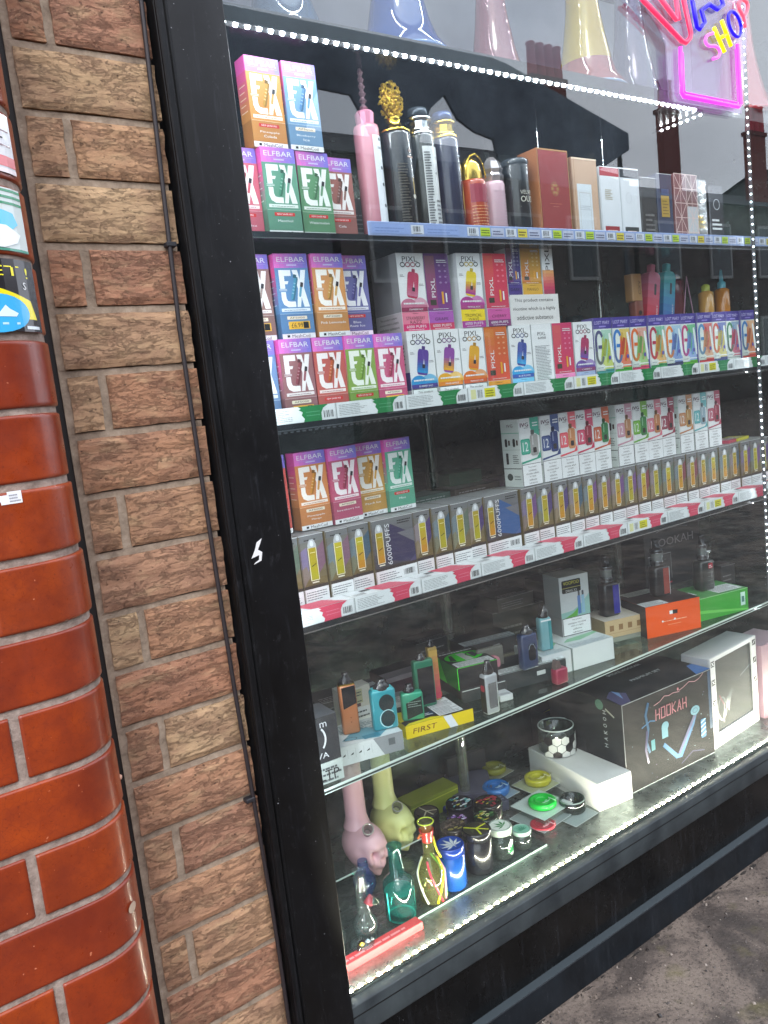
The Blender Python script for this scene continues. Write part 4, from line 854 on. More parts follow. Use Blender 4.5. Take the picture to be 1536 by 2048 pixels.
def lab_white(p, r, h): p.rect(-.004, .0, .0225, h-.02, '#dfe3ea', 1, 5); [p.ell(.010, h*q, .0035, .003, '#5a5f66', 2, 7) for q in (.86, .62, .48, .3)]; p.lines(.004, h*.78, .018, h*.8, 2, INK, 2, 3)
def lab_black(p, r, h):
    p.text('44', .008, h*.80, .006, C('#d9b8a8'), 2, w=.008); p.lines(.002, h*.74, .016, h*.77, 1, C('#d9b8a8'), 2, 3); p.lines(-.018, .01, .0, h*.7, 26, C('#4f4a42'), 2, 5, .5); p.rect(.0095, h*.42, .0115, h*.56, '#b89a4c', 2); p.ell(.0105, h*.4, .004, .004, '#c9c3b4', 2, 8)
def lab_text(p, r, h): p.rect(-.015, 0, .017, h*.86, '#c9cccd', 1, 5); p.lines(-.013, .004, -.001, h*.82, 34, C('#52555a'), 2, 6, .55); p.lines(.003, .01, .014, h*.4, 9, C('#6a6c70'), 2, 7); p.text('47', .009, h*.62, .004, INK, 2, w=.006)
def lab_gold(p, r, h): p.ell(.022, h*.40, .010, .030, '#b89a4c', 1, 16); p.lines(.004, h*.80, .012, h*.82, 1, C('#aeb4c0'), 2, 3)
def lab_cop(p, r, h): p.rect(-.023, h*.62, .023, h*.9, '#8f3244', 1, 6); p.lines(-.022, .004, .022, h*.6, 12, C('#d08a5c'), 2, 8, .3)
def lab_pale(p, r, h): p.lines(-.016, .01, .016, h*.86, 16, C('#b8a0ac'), 2, 8, .3)
def lab_oud(p, r, h): p.text('VELVET', .002, h*.60, .007, C('#c8c4b8'), 2, w=.030); p.text('OUD', .002, h*.52, .0105, C('#d8d3c4'), 2, w=.030); p.rect(-.014, h*.43, .02, h*.435, '#b8b4a8', 2); p.rect(-.022, h*.24, .026, h*.25, '#14161a', 2)
bottle(.826, PY+.01, ZT, .0215, .186, '#c98a98', 'slim pink bottle with white label and pink crystal cap', cap_pink, lab_white)
bottle(.886, PY+.014, ZT, .0280, .182, '#23262a', 'black cylinder bottle with a gold filigree oval cap', cap_oval, lab_black)
bottle(.942, PY+.016, ZT, .0262, .184, '#262c2c', 'black bottle with printed silver label and chrome cap', cap_ring(CHROME, C('#4c545c', .15, .4)), lab_text)
bottle(.995, PY+.014, ZT, .0262, .182, '#2b2f44', 'dark navy bottle with gold and blue cap', cap_ring(GOLD, C('#28406c', .12, .3)), lab_gold)
bottle(1.046, PY+.006, ZT, .0245, .112, '#a5432c', 'copper red bottle with a gold half dome cap', cap_dome, lab_cop)
bottle(1.096, PY+.006, ZT, .0215, .112, '#c9a8b4', 'pale pink bottle with a cut crystal cap', cap_crystal, lab_pale)
def cap_flat(b, r, h): b.lathe([(r*1.0, h-.01), (r*1.03, h-.008), (r*1.03, h-.001), (r*.9, h+.002), (.0001, h+.002)], C('#3c4248', .15), 28)
bottle(1.153, PY+.005, ZT, .0265, .151, '#22262a', 'black velvet perfume cylinder beside the tall red perfume box', cap_flat, lab_oud)
def pbox(x, w, h, col, label, dr, y=PY-.022, d=.05, bev=.0012): carton('perfume_box', label, 'perfume', (x, y, ZT), 0, w, d, h, C(col, .25, 0, 0, .4), dr, 'perfumes on the upper shelf', bev=bev)
def d_red(F, T, Lf, Rt):
    w, h = .083, .172
    for a in ((0, 0, w, .002), (0, h-.003, w, h), (0, 0, .002, h), (w-.002, 0, w, h)): F.rect(*a, C('#e0a878', .2, .7), 1)
    F.rect(.003, .003, w-.003, h-.004, '#8a3030', 2); F.ring(w*.5, h*.58, .011, .013, .001, C('#e0b078', .25, .7), 3, 14)
    for k in range(6): F.ell(w*.5+.0065*math.cos(k*1.047), h*.58+.0075*math.sin(k*1.047), .0028, .0028, C('#e0b078', .25, .7), 3, 7)
    F.lines(w*.3, h*.42, w*.7, h*.43, 1, C('#c07a58'), 3, 4); F.lines(w*.4, h*.39, w*.6, h*.395, 1, C('#d8a888'), 3, 4); Lf.rect(0, 0, .05, h, '#b0724c', 1)
def d_tan(F, T, Lf, Rt):
    w, h = .073, .162; F.rect(0, 0, w, h, '#c2a288', 1); F.rect(.012, .0, .054, h*.70, '#cfd6dc', 2); F.ring(.033, h*.35, .022, h*.352, .0006, C('#8a6a50'), 3, 4, 45, 405); F.lines(.018, h*.4, .048, h*.46, 3, C('#7f8a94'), 3, 4, .2)
    F.poly([(.040, 0), (.060, 0), (.060, .035)], '#b58f6c', 3); F.rect(0, h-.003, w, h, '#f0d8bc', 3); F.rect(0, 0, .001, h, '#8a6048', 3); F.rect(.006, 0, .007, h, '#a57c5c', 3); Lf.rect(0, 0, .05, h, '#a98468')
def d_wr(top, plq):
    def f(F, T, Lf, Rt):
        w, h = .060, .151; F.rect(0, 0, w, h-.018, '#d6dadf', 1); F.rect(0, h-.018, w, h, top, 1); F.rect(.008, .022, w-.008, .036, plq, 2); F.lines(.016, .026, w-.016, .031, 1, '#d8b49a', 3, 3)
        if top != '#22232c': F.lines(.014, h*.58, .036, h*.72, 6, C('#a89f86'), 2, 3, .5)
        else: F.ring(w*.42, h*.62, .009, .011, .0006, C('#aab0b6'), 2, 12)
        F.rect(0, h-.0015, w, h, '#e9e9ea', 3); F.rect(0, 0, .0008, h, '#9fa5aa', 3)
    return f
def d_dk(F, T, Lf, Rt): F.lines(.012, .03, .042, .07, 4, C('#6c6a68'), 2, 3, .4); F.rect(0, .137, .053, .138, '#c9c9cc', 2)
def d_nv(F, T, Lf, Rt): F.rect(.012, .060, .040, .104, C('#b8963c', .3, .3), 2); F.lines(.016, .066, .036, .098, 5, '#6a5010', 3, 3, .3); F.rect(.014, .105, .04, .118, '#2c4470', 2); F.rect(0, .148, .053, .149, '#c9ccd0', 2)
def d_geo(F, T, Lf, Rt):
    w, h = .082, .152; F.rect(0, 0, w, h, '#8a5a5c', 1); LN = C('#e8cbc4', .3, .3); F.rect(w*.52, .0, w*.8, h, '#7c5450', 2); F.rect(w*.54, h*.18, w, h*.56, '#c4c6ca', 5)
    for k in range(6): F.rect(0, h*k/5-(.0008 if k else 0), w, h*k/5+.0008, LN, 6)
    for q in (0, .26, .52, .76, 1): F.rect(w*q-.0007, 0, w*q+.0007, h, LN, 6)
    for k in range(5):
        a, c = h*k/5, h*(k+1)/5
        for q in (0, .52): 
            F.line([(w*q, a if k % 2 else c), (w*(q+.26), c if k % 2 else a), (w*(q+.5), a if k % 2 else c)], .0016, LN, 7)
pbox(1.188, .083, .172, '#8a3030', 'tall dark red perfume box with gold edges and emblem', d_red)
pbox(1.280, .073, .162, '#c2a288', 'tan perfume box with a pale framed card', d_tan)
pbox(1.3605, .060, .151, '#d6dadf', 'white perfume box with a red top and red plaque', d_wr('#a8303c', '#98242c'))
pbox(1.4225, .062, .153, '#d6dadf', 'white perfume box with a black top and black plaque', d_wr('#22232c', '#2a302e'))
pbox(1.4870, .053, .138, '#2e2c2c', 'charcoal perfume box in cellophane beside the white ones', d_dk)
pbox(1.5430, .053, .149, '#2c3450', 'navy perfume box with a gold label', d_nv)
pbox(1.6020, .082, .152, '#8a5a5c', 'dusty pink perfume box covered in white geometric lines', d_geo, bev=.0008)
# foil boxes added to stand in for LED reflections at the row's end
for i, (x, w_, h) in enumerate([(1.69, .05, .150), (1.75, .055, .14)]):
    t = thing('foil_box', ['silver foil wrapped perfume box right of the pink geometric one', 'darker foil wrapped perfume box at the far right of the row'][i], 'perfume', (x, PY-.01, ZT), 0, 'perfumes on the upper shelf'); b = MB()
    b.box(0, w_, 0, .05, 0, h, [C('#a5a7a8', .22, .85), C('#5c5e62', .2, .8)][i], .001); b.build('foil_body', t); b = MB(); p = Pn(b, (0, 0, 0), (1, 0, 0), (0, 0, 1)); p.lines(.008, h*.3, w_-.01, h*.5, 3, GOLD if i == 0 else WHITE, 2, 3); p.ring(w_*.5, h*.7, .012, .012, .001, WHITE, 2); b.build('printed_artwork', t)

# ---- devices standing behind the purple topped row, on an acrylic riser
b = MB(); b.box(1.36, 2.1, .14, .27, ZG, ZG+.118, ACRYL); o = b.build('acrylic_riser'); o['label'] = 'low clear acrylic riser behind the purple topped boxes'; o['category'] = 'riser'
ZR = ZG+.118
def bottle_vape(x, y, z, top, bot, label, w=.034, h=.105, rz=0, lean=10):
    t = thing('bottle_vape', label, 'vape', (x, y, z), 0, 'vapes standing on the riser', rot=(0, math.radians(lean), math.radians(rz))); n_ = 7
    for nm, z0, z1, seg in (('body', 0, h*.78, 7),):
        b = MB()
        for k in range(seg):
            a, c = z0+(z1-z0)*k/seg, z0+(z1-z0)*(k+1)/seg; b.box(-w/2, w/2, 0, .022, a, c, C(mixhex(bot, top, k/(seg-1)), .35))
        b.prism([(-w/2, z1), (w/2, z1), (w/2*.85, z1+.008), (w*.22, z1+.012), (-w*.22, z1+.012), (-w/2*.85, z1+.008)], 0, .022, C(top, .35)); b.build('body', t)
    b = MB(); b.box(-w*.18, w*.18, .004, .018, h*.78+.012, h, C(top, .3), .002); b.build('mouthpiece', t)
    b = MB(); p = Pn(b, (0, 0, 0), (1, 0, 0), (0, 0, 1)); p.rr(w*.02, h*.5, w*.2, h*.68, .002, '#2a2630', 1); p.text('MARY', w*.32, h*.25, .0052, WHITE, 1, w=.028, rot=90); b.build('printed_artwork', t)
bottle_vape(1.600, .17, ZR, '#e07c98', '#d82838', 'pink to red bottle shaped vape leaning behind the purple topped boxes', .042, .140)
bottle_vape(1.662, .172, ZR, '#38bcc0', '#2a60b4', 'turquoise to blue bottle shaped vape leaning beside the pink one', .042, .142, lean=9)
t = thing('tube_vape', 'tan and rust upright vape left of the leaning pink vape', 'vape', (1.552, .165, ZR), 0, 'vapes standing on the riser'); b = MB(); b.box(-.014, .014, 0, .02, 0, .075, '#8f5040', .003); b.box(-.022, .012, -.001, .021, .055, .115, '#c09058', .002); b.build('body', t); b = MB(); p = Pn(b, (0, -.001, 0), (1, 0, 0), (0, 0, 1)); p.text('OXV', .002, .085, .010, '#3a2a1c', 2, w=.03, rot=90); p.ell(0, .03, .006, .005, '#2a1c18', 2); b.build('printed_artwork', t)
t = thing('flask', 'maroon flask with a chrome cap in a clear stand behind the blue vape', 'flask', (1.722, .185, ZR), 0, None); b = MB(); b.box(-.024, .03, 0, .025, .01, .105, C('#6a2434', .2, 0, 0, .5), .003); b.build('body', t); b = MB(); b.lathe([(.014, .105), (.018, .108), (.013, .118), (.014, .128), (.0001, .129)], CHROME, 14, Matrix.Translation((.004, .012, 0))); b.build('cap', t); b = MB(); b.tube([(.0, -.012, 0), (.03, -.006, .11), (.045, -.012, 0)], .0016, C('#d8a8c0', .2)); b.build('wire_stand', t)
for x, c, c2, hh, lb in [(1.805, '#c8964c', '#b8c44c', .085, 'amber glass vial with a lime cap at the right of the riser'), (1.872, '#c07c2c', '#5cb4c4', .092, 'orange jar with a tall cyan nozzle at the right end of the riser')]:
    t = thing('vial', lb, 'vial', (x, .165, ZR), 0, None); b = MB(); b.lathe([(.0001, 0), (.017, 0), (.018, .003), (.018, hh*.8), (.010, hh*.86), (.0001, hh*.86)], C(c, .12, 0, 0, .6), 16); b.build('body', t); b = MB(); b.lathe([(.010, hh*.86), (.010, hh), (.005, hh+.004), (.003, hh+(.004 if hh < .09 else .03)), (.0001, hh+(.005 if hh < .09 else .031))], C(c2, .2), 12); b.build('cap', t)
for i, (x, y) in enumerate([(1.33, .30), (1.42, .30), (1.50, .31)]):
    t = thing('glass_jar', ['small clear glass jar with a dark lid at the back, left', 'small clear glass jar with a dark lid at the back, middle', 'small clear glass jar with a dark lid at the back, right'][i], 'jar', (x, y, ZG+.10), 0, 'clear jars at the back of the shelf'); b = MB(); b.lathe([(.0001, 0), (.022, 0), (.023, .004), (.023, .045), (.020, .05)], clear('jar_glass', '#d8ecea', 1, 1.5, .02, .12, '#9cc4bc'), 18); b.build('body', t); b = MB(); b.lathe([(.022, .05), (.022, .062), (.0001, .063)], C('#2f4a4c', .2), 18); b.build('lid', t)
b = MB(); b.box(1.10, 1.56, .26, .34, ZG, ZG+.098, C('#4a1c26', .5), .002); o = b.build('display_block'); o['label'] = 'long maroon display block at the back under the small jars'; o['category'] = 'display block'
for i in range(9):
    q, r_ = i % 3, i//3; c = ['#5c6a7c', '#6c5c6a', '#4f6a60', '#7a7a84', '#5a5048'][i*7 % 5]
    carton('stock_carton', f'flat {["blue grey", "mauve", "dull green", "pale grey", "brown"][i*7 % 5]} carton, {["lowest", "middle", "top"][r_]} of the {["left", "middle", "right"][q]} pile behind the mint box', 'carton', (.90+.135*q, .225+.01*r_, SZ_PINK+.001+.0225*r_+.066), -3+2*r_, .125, .08, .022, c, lambda F, T, Lf, Rt, i=i, c=c: (F.lines(.01, .004, .11, .018, 3, lite(c, .5), 2, i, .4), T.rect(.01, .01, .115, .07, lite(c, .3), 1)))
carton('stock_carton', 'long dark plinth carton under the flat piles behind the mint box', 'carton', (.89, .215, SZ_PINK), 0, .42, .10, .066, '#2c3034', lambda F, T, Lf, Rt: F.lines(.02, .01, .4, .05, 4, '#4a5054', 2, 3, .3))
# stock boxes at the back that show between the rows
for i, (x, y, z, w_, d, h, c, lb) in enumerate([(.90, .27, SZ_PINK, .15, .09, .10, '#4c6070', 'grey blue storage carton at the back of the pink packet shelf, left'), (1.07, .30, SZ_PINK, .09, .08, .16, '#3f5a48', 'dark green carton at the back of the pink packet shelf'),
        (1.19, .29, SZ_PINK, .12, .09, .12, '#50505c', 'slate carton at the back of the pink packet shelf'), (.70, .30, SZ_PINK, .1, .08, .18, '#5c4450', 'mauve carton at the back behind the orange flavour boxes'), (1.42, .30, SZ_PINK, .2, .08, .2, '#3f4a50', 'wide blue grey carton at the back behind the numbered boxes'),
        (1.78, .25, SZ_PINK, .12, .1, .22, '#5a5560', 'grey violet carton at the back right of the pink packet shelf'), (.84, .3, ZT, .2, .08, .12, '#3c4048', 'dark carton behind the black perfume bottles')]):
    carton('stock_carton', lb, 'carton', (x, y, z), 0, w_, d, h, c, lambda F, T, Lf, Rt, w_=w_, h=h, i=i, c=c: (F.lines(w_*.1, h*.2, w_*.9, h*.8, 9, lite(c, .25), 2, i, .3)), None)
# ================================================================ DEVICES AND BOXES ON THE CLEAR GLASS SHELF
ZS = SZ_GLASS
def wlines(P_, u0, v0, u1, v1, n, seed=0, bg='#dfe3e4'): P_.rect(u0, v0, u1, v1, bg, 1); P_.lines(u0+(u1-u0)*.05, v0+(v1-v0)*.1, u1-(u1-u0)*.05, v1-(v1-v0)*.05, n, C('#4a4f52'), 2, seed, .35)
def d1(F, T, Lf, Rt):
    F.rect(0, 0, .122, .033, '#c9cdce'); F.poly([(.068, .033), (.086, 0), (.122, 0), (.122, .033)], '#8b8e92', 2)
    for k in range(4): F.poly(xf([(-1, -.4), (.6, -.5), (1, .5), (0, .2)], .014+.0145*k, .017, .0035, 10), INK, 2); F.rect(.0205+.0145*k, .010, .0209+.0145*k, .026, '#8f9496', 2)
    F.rect(.095, .014, .107, .026, '#5f6366', 3)
    T.rect(0, 0, .122, .09, '#d3dbdc'); T.poly([(.02, .02), (.08, .0), (.11, .03), (.06, .06)], '#5f9aac', 2); T.ring(.035, .02, .012, .007, .001, INK, 3, 12); T.lines(.01, .05, .1, .085, 6, C('#6c8890'), 3, 2); T.rect(.055, .005, .085, .02, '#2f7a90', 3); Lf.rect(0, 0, .09, .033, '#b7bdbc')
    Lf.text('VAPE', .045, .016, .01, INK, 2, w=.05)
carton('device_box', 'low white box under the copper and teal devices, printed with four small arrows', 'device box', (.6195, .118, ZS), -13, .122, .09, .033, '#d5d8da', d1)
def d2(F, T, Lf, Rt):
    F.rect(0, 0, .134, .024, '#dcc010'); F.text('FIRST', .036, .012, .0095, '#6a3408', 2, w=.046, skew=.2); F.poly([(.074, .024), (.090, .024), (.102, 0), (.086, 0)], '#d5d8e0', 2)
    T.rect(0, 0, .134, .09, '#1c1e20'); T.poly([(0, 0), (.08, 0), (.055, .012), (.01, .008)], '#e0d01a', 2); T.poly([(0, .02), (.035, .03), (.03, .06), (0, .07)], '#d8cf1c', 2); wlines(T, .070, .006, .118, .046, 6, 3); wlines(T, .070, .047, .118, .082, 5, 4); T.rect(.04, .02, .068, .036, '#25405c', 2); T.lines(.045, .022, .065, .034, 2, WHITE, 3, 2)
    Lf.rect(0, 0, .09, .024, '#b8a80c')
carton('device_box', 'flat yellow and black box lettered FIRST with a white warning panel', 'device box', (.764, .117, ZS), -13, .134, .09, .024, '#d9c016', d2)
def d3(F, T, Lf, Rt): F.rect(0, 0, .075, .075, '#2c2e31'); F.text('EVA', .04, .012, .009, '#c9ccce', 2, w=.028); F.ring(.035, .04, .018, .022, .003, '#c5c8ca', 2, 14, -50, 50); F.text('m', .05, .062, .008, '#c5c8ca', 2, w=.012); T.rect(0, 0, .075, .06, '#55585c'); Lf.rect(0, 0, .06, .075, '#1c1e20')
carton('device_box', 'dark grey box with a white arc, cut off by the window frame', 'device box', (.535, .088, ZS+.0345), -4, .075, .06, .075, '#2c2e31', d3)
def d4(F, T, Lf, Rt): wlines(F, 0, 0, .075, .034, 3, 5, '#a9b2ae'); F.text('LTP', .05, .014, .016, INK, 3, w=.035); Lf.rect(0, 0, .06, .034, '#89918e')
carton('device_box', 'pale green grey box lying under the dark grey box beside the frame', 'device box', (.535, .086, ZS), -4, .075, .062, .034, '#a9b2ae', d4)
carton('device_box', 'white box with blue and yellow top behind the copper device', 'device box', (.575, .225, ZS), -8, .10, .07, .05, '#c9d0d4', lambda F, T, Lf, Rt: (F.rect(0, 0, .1, .05, '#4c5080'), F.rect(.005, .02, .03, .048, '#d8c83a', 2), F.text('UL', .015, .036, .008, INK, 3, w=.011), F.rect(.03, .025, .1, .05, '#6f9ab8', 2), F.rect(0, 0, .1, .014, '#c9d0d4', 2), T.rect(0, 0, .1, .07, '#7a8a98')))
carton('device_box', 'beige and white printed box standing upright behind the teal device', 'device box', (.690, .205, ZS), -6, .062, .03, .088, '#c8c4b8', lambda F, T, Lf, Rt: (wlines(F, .004, .058, .045, .084, 4, 2, '#b0ae8c'), wlines(F, .004, .02, .058, .05, 3, 5, '#d3d6d6'), F.rect(.02, .052, .04, .058, '#5c4048', 2), T.rect(0, 0, .062, .03, '#d5d3c8')))
carton('device_box', 'dark maroon box with a grey top at the back of the glass shelf', 'device box', (.835, .27, ZS), -6, .11, .07, .055, '#46242f', lambda F, T, Lf, Rt: (F.grad(0, 0, .11, .045, '#3c2c3c', '#5c2a3c', 1, 5), F.rect(0, .045, .11, .055, '#8a8288', 2), T.rect(0, 0, .11, .03, '#8f898c'), T.rect(0, .03, .11, .07, '#1e1e20')))
def d5(F, T, Lf, Rt):
    w, d, h = .088, .10, .044; F.rect(0, 0, w, h, '#202124'); F.rect(0, h-.001, w, h, '#59e04a', 2); T.rect(0, 0, w, d, '#161718'); wlines(T, .004, .002, w-.004, .030, 5, 6)
    T.ell(w*.5, .058, w*.46, .028, '#2fd21f', 2, 26); T.poly([(w*.1, .045), (w*.2, .075), (w*.28, .075), (w*.22, .038)], '#18331c', 3); T.poly([(w*.42, .032), (w*.62, .032), (w*.58, .078), (w*.40, .078)], '#c4c8c2', 3); T.poly([(w*.68, .04), (w*.82, .05), (w*.8, .075), (w*.66, .07)], '#2c2640', 3); T.ring(w*.72, .06, .014, .014, .003, '#15401c', 4, 12)
    T.lines(w*.05, .088, w*.9, .094, 1, WHITE, 3, 4, .8); Lf.rect(0, 0, d, h, '#1c7a2c'); Lf.poly([(0, 0), (.05, 0), (.02, h), (0, h)], '#48d83a', 2); F.rect(0, 0, .0016, h, '#4ee03e', 3)
carton('device_box', 'black box with a neon green disc on its top', 'device box', (.935, .172, ZS+.0245), -14, .088, .10, .044, '#17181a', d5)
carton('device_box', 'plain dark box underneath the neon green disc box', 'device box', (.935, .165, ZS), -14, .098, .11, .024, '#303436', lambda F, T, Lf, Rt: F.rect(.002, .0225, .096, .024, '#c9cecf'))
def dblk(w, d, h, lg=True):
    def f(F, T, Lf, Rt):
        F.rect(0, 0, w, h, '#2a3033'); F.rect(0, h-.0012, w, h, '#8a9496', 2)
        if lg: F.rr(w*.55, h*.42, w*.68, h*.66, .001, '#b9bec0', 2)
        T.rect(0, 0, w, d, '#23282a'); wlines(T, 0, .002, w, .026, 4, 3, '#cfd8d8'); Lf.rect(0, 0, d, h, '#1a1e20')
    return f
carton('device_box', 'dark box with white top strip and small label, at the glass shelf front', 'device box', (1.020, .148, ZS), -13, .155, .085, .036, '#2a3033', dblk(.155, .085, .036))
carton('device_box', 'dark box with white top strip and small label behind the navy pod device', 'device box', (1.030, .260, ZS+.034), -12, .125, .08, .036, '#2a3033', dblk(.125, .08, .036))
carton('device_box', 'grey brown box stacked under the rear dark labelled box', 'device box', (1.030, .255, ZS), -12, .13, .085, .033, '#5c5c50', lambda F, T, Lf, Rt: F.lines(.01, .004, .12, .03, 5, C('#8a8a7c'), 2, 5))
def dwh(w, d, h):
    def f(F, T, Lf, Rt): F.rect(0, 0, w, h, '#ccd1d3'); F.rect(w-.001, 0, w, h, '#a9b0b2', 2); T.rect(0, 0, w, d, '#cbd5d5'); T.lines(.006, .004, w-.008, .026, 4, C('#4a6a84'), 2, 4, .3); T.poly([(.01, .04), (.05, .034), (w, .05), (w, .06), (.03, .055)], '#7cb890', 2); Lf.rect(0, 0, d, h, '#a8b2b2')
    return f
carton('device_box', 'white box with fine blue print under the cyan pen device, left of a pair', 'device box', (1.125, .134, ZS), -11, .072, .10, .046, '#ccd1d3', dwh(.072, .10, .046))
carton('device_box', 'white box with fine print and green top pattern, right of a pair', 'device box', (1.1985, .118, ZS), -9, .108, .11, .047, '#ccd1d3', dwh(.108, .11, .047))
def dvoo(F, T, Lf, Rt):
    w, h = .074, .130; F.rect(0, 0, w, h, '#c3c8c9'); F.rr(.006, .094, .054, .122, .003, '#17191a', 2); F.text('VOOPOO', .030, .1155, .0075, '#c8c43a', 3, w=.040); F.rect(.006, .1045, .054, .1058, '#a8a45a', 3); F.text('DRAG X2', .0295, .0985, .0055, '#cfd3cf', 3, w=.028)
    F.poly([(.0, .052), (.03, .054), (.05, .064), (w, .085), (w, .04), (0, .04)], '#8fb8b0', 2); F.poly([(.008, .04), (.04, .04), (.044, .058), (.03, .048)], '#5fa848', 3)
    for u, c in ((.047, '#5a7fb8'), (.057, '#8fb8d0')): F.rr(u-.004, .044, u+.004, .084, .001, c, 4); F.rr(u-.002, .084, u+.003, .094, .001, '#4a4f58', 4)
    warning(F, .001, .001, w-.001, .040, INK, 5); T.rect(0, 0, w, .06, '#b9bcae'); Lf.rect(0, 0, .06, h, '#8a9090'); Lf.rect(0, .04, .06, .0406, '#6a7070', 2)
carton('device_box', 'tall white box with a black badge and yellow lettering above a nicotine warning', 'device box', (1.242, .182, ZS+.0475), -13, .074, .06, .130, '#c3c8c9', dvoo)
carton('device_box', 'low beige box with four brown pictograms under the blue mod', 'device box', (1.365, .172, ZS+.012), -16, .102, .085, .040, '#c0aa86', lambda F, T, Lf, Rt: (F.rect(0, 0, .102, .04, '#c4ac84'), [F.rr(.012+.024*k, .015, .023+.024*k, .028, .001, '#8c6a44', 2) for k in range(4)], F.rect(.008, .009, .096, .010, '#a88c60', 2), T.rect(0, 0, .102, .085, '#cfc9bd'), Lf.rect(0, 0, .085, .04, '#a09070')))
carton('device_box', 'clear plastic tray supporting the low beige box', 'device box', (1.365, .174, ZS), -16, .1, .08, .0118, '#8f9488', lambda *a: None)
def dor(F, T, Lf, Rt):
    w, h, d = .142, .072, .095; F.rect(0, 0, w, h, '#e05208'); F.rr(.061, .046, .070, .054, .001, WHITE, 2); F.rr(.069, .0455, .082, .0545, .001, '#1c1c1e', 3); F.lines(.044, .031, .105, .034, 1, '#f0c0a0', 2, 3); F.ell(.042, .0325, .0024, .0024, WHITE, 2, 8); F.ell(.074, .0335, .0024, .0024, WHITE, 2, 8); F.lines(.055, .022, .09, .0245, 1, '#f0a880', 2, 6)
    T.rect(0, 0, w, d, '#3a2e2c'); wlines(T, .001, .002, .062, .035, 6, 4); Lf.rect(0, 0, d, h, '#26201f'); Lf.rect(.0, .02, .01, .05, '#b84a14', 2)
carton('device_box', 'bright orange box with a small white and black badge', 'device box', (1.4475, .124, ZS), -18.5, .142, .095, .072, '#e05208', dor)
carton('device_box', 'bright green box with a striped white label on top, right of the orange box', 'device box', (1.602, .108, ZS), -13, .165, .10, .054, '#2f8f2c', lambda F, T, Lf, Rt: (F.rect(0, 0, .165, .054, '#2f962c'), F.poly([(0, .02), (.165, 0), (.165, .004), (0, .028)], '#5cb84a', 2), F.rect(.142, .014, .156, .046, '#bfe0d4', 3), F.rect(.145, .022, .153, .036, '#3f7a70', 4), T.rect(0, 0, .165, .10, '#3f8a48'), wlines(T, .085, .01, .16, .06, 7, 4), wlines(T, .0, .03, .04, .06, 5, 2), F.rect(0, .053, .165, .054, '#a8e0a0', 3)))
carton('device_box', 'black box with a lined white label behind the orange box', 'device box', (1.50, .24, ZS), -12, .12, .08, .060, '#2c2424', lambda F, T, Lf, Rt: (T.rect(0, 0, .12, .08, '#3c2426'), wlines(T, .03, .0, .115, .035, 5, 4, '#c9c9bc')))
carton('device_box', 'large black box with faint outline lettering at the back under the pink packets', 'device box', (1.62, .25, ZS+.05), -6, .20, .09, .15, '#1c1f22', lambda F, T, Lf, Rt: (F.text('HOOKAH', .10, .115, .020, '#8c8488', 2, w=.15), F.ring(.1, .14, .06, .008, .0012, '#9c9498', 2, 14, 20, 160), F.rect(.01, .02, .09, .085, '#2c2f34', 2), F.lines(.02, .03, .08, .08, 5, C('#5c6064'), 3, 4, .2), F.rect(.01, .085, .09, .0865, '#9a9ea0', 3), F.rect(.09, .02, .091, .085, '#8a8e90', 3), F.rect(.02, .008, .09, .012, '#a83040', 3)))

def mod(name, label, loc, rz, w, d, h, col, parts, group=None, cat='vape', rot=None):
    t = thing(name, label, cat, loc, rz, group, rot); b = MB(); b.box(0, w, 0, d, 0, h, C(col, .3, .15, 0, .5), min(w, d)*.22); b.build('body', t)
    for nm, fn in parts: b = MB(); fn(b, Pn(b, (0, 0, 0), (1, 0, 0), (0, 0, 1)), Pn(b, (0, d, 0), (0, -1, 0), (0, 0, 1))); b.build(nm, t)
    return t
SM = C('#2c2c30', .1, .2, 0, .6)
def mouth(x, y, z, r, h, col='#2a2a2e', flat=.7):
    return ('mouthpiece', lambda b, F, Lf: b.lathe([(r, z), (r*1.05, z+h*.3), (r*.8, z+h*.55), (r*.5, z+h*.75), (r*.55, z+h), (.0001, z+h)], C(col, .12, .1, 0, .6), 16, Matrix.Translation((x, y, 0)) @ Matrix.Diagonal((1, flat, 1, 1))))
ZB = ZS+.0335
mod('pod_vape', 'copper orange pod vape with a black screen, at the left end of the glass shelf', (.658, .150, ZB), -22, .030, .018, .088, '#c87c4c', [mouth(.015, .009, .086, .011, .022), ('screen', lambda b, F, Lf: (F.poly([(.005, .046), (.0285, .054), (.0285, .086), (.005, .084)], C('#15181c', .1), 1), F.ell(.016, .03, .0012, .0012, '#8a4a24', 1, 6), F.ell(.016, .022, .0012, .0012, '#8a4a24', 1, 6))), ('trim', lambda b, F, Lf: b.box(.001, .029, .0005, .0175, .0865, .0895, GOLD, .0008))], 'vapes on the glass shelf')
mod('pod_vape', 'teal pod vape with two round dials on the white box', (.702, .120, ZB), -20, .044, .020, .072, '#2c94a0', [mouth(.022, .01, .070, .014, .018), ('dial', lambda b, F, Lf: F.ell(.026, .048, .0135, .015, C('#1b2a2c', .15), 1, 20)), ('dial', lambda b, F, Lf: F.ell(.026, .020, .0125, .014, C('#22383a', .15), 1, 20)), ('dial_ring', lambda b, F, Lf: F.ring(.026, .020, .0145, .016, .0012, '#bfe6ea', 2, 22, 40, 300)), ('edge_light', lambda b, F, Lf: b.box(.004, .04, .002, .018, .0715, .0728, '#58c8d0'))], 'vapes on the glass shelf')
mod('pod_vape', 'small mint green pod vape with a slanted top on the yellow box', (.772, .133, ZS+.0245), -26, .040, .018, .052, '#2f9c7a', [mouth(.017, .009, .050, .010, .016), ('window', lambda b, F, Lf: (F.poly([(.008, .004), (.037, .012), (.037, .044), (.008, .034)], C('#26332c', .12), 1), F.lines(.011, .026, .035, .038, 3, C('#7a8a82'), 2, 2, .4)))], 'vapes on the glass shelf')
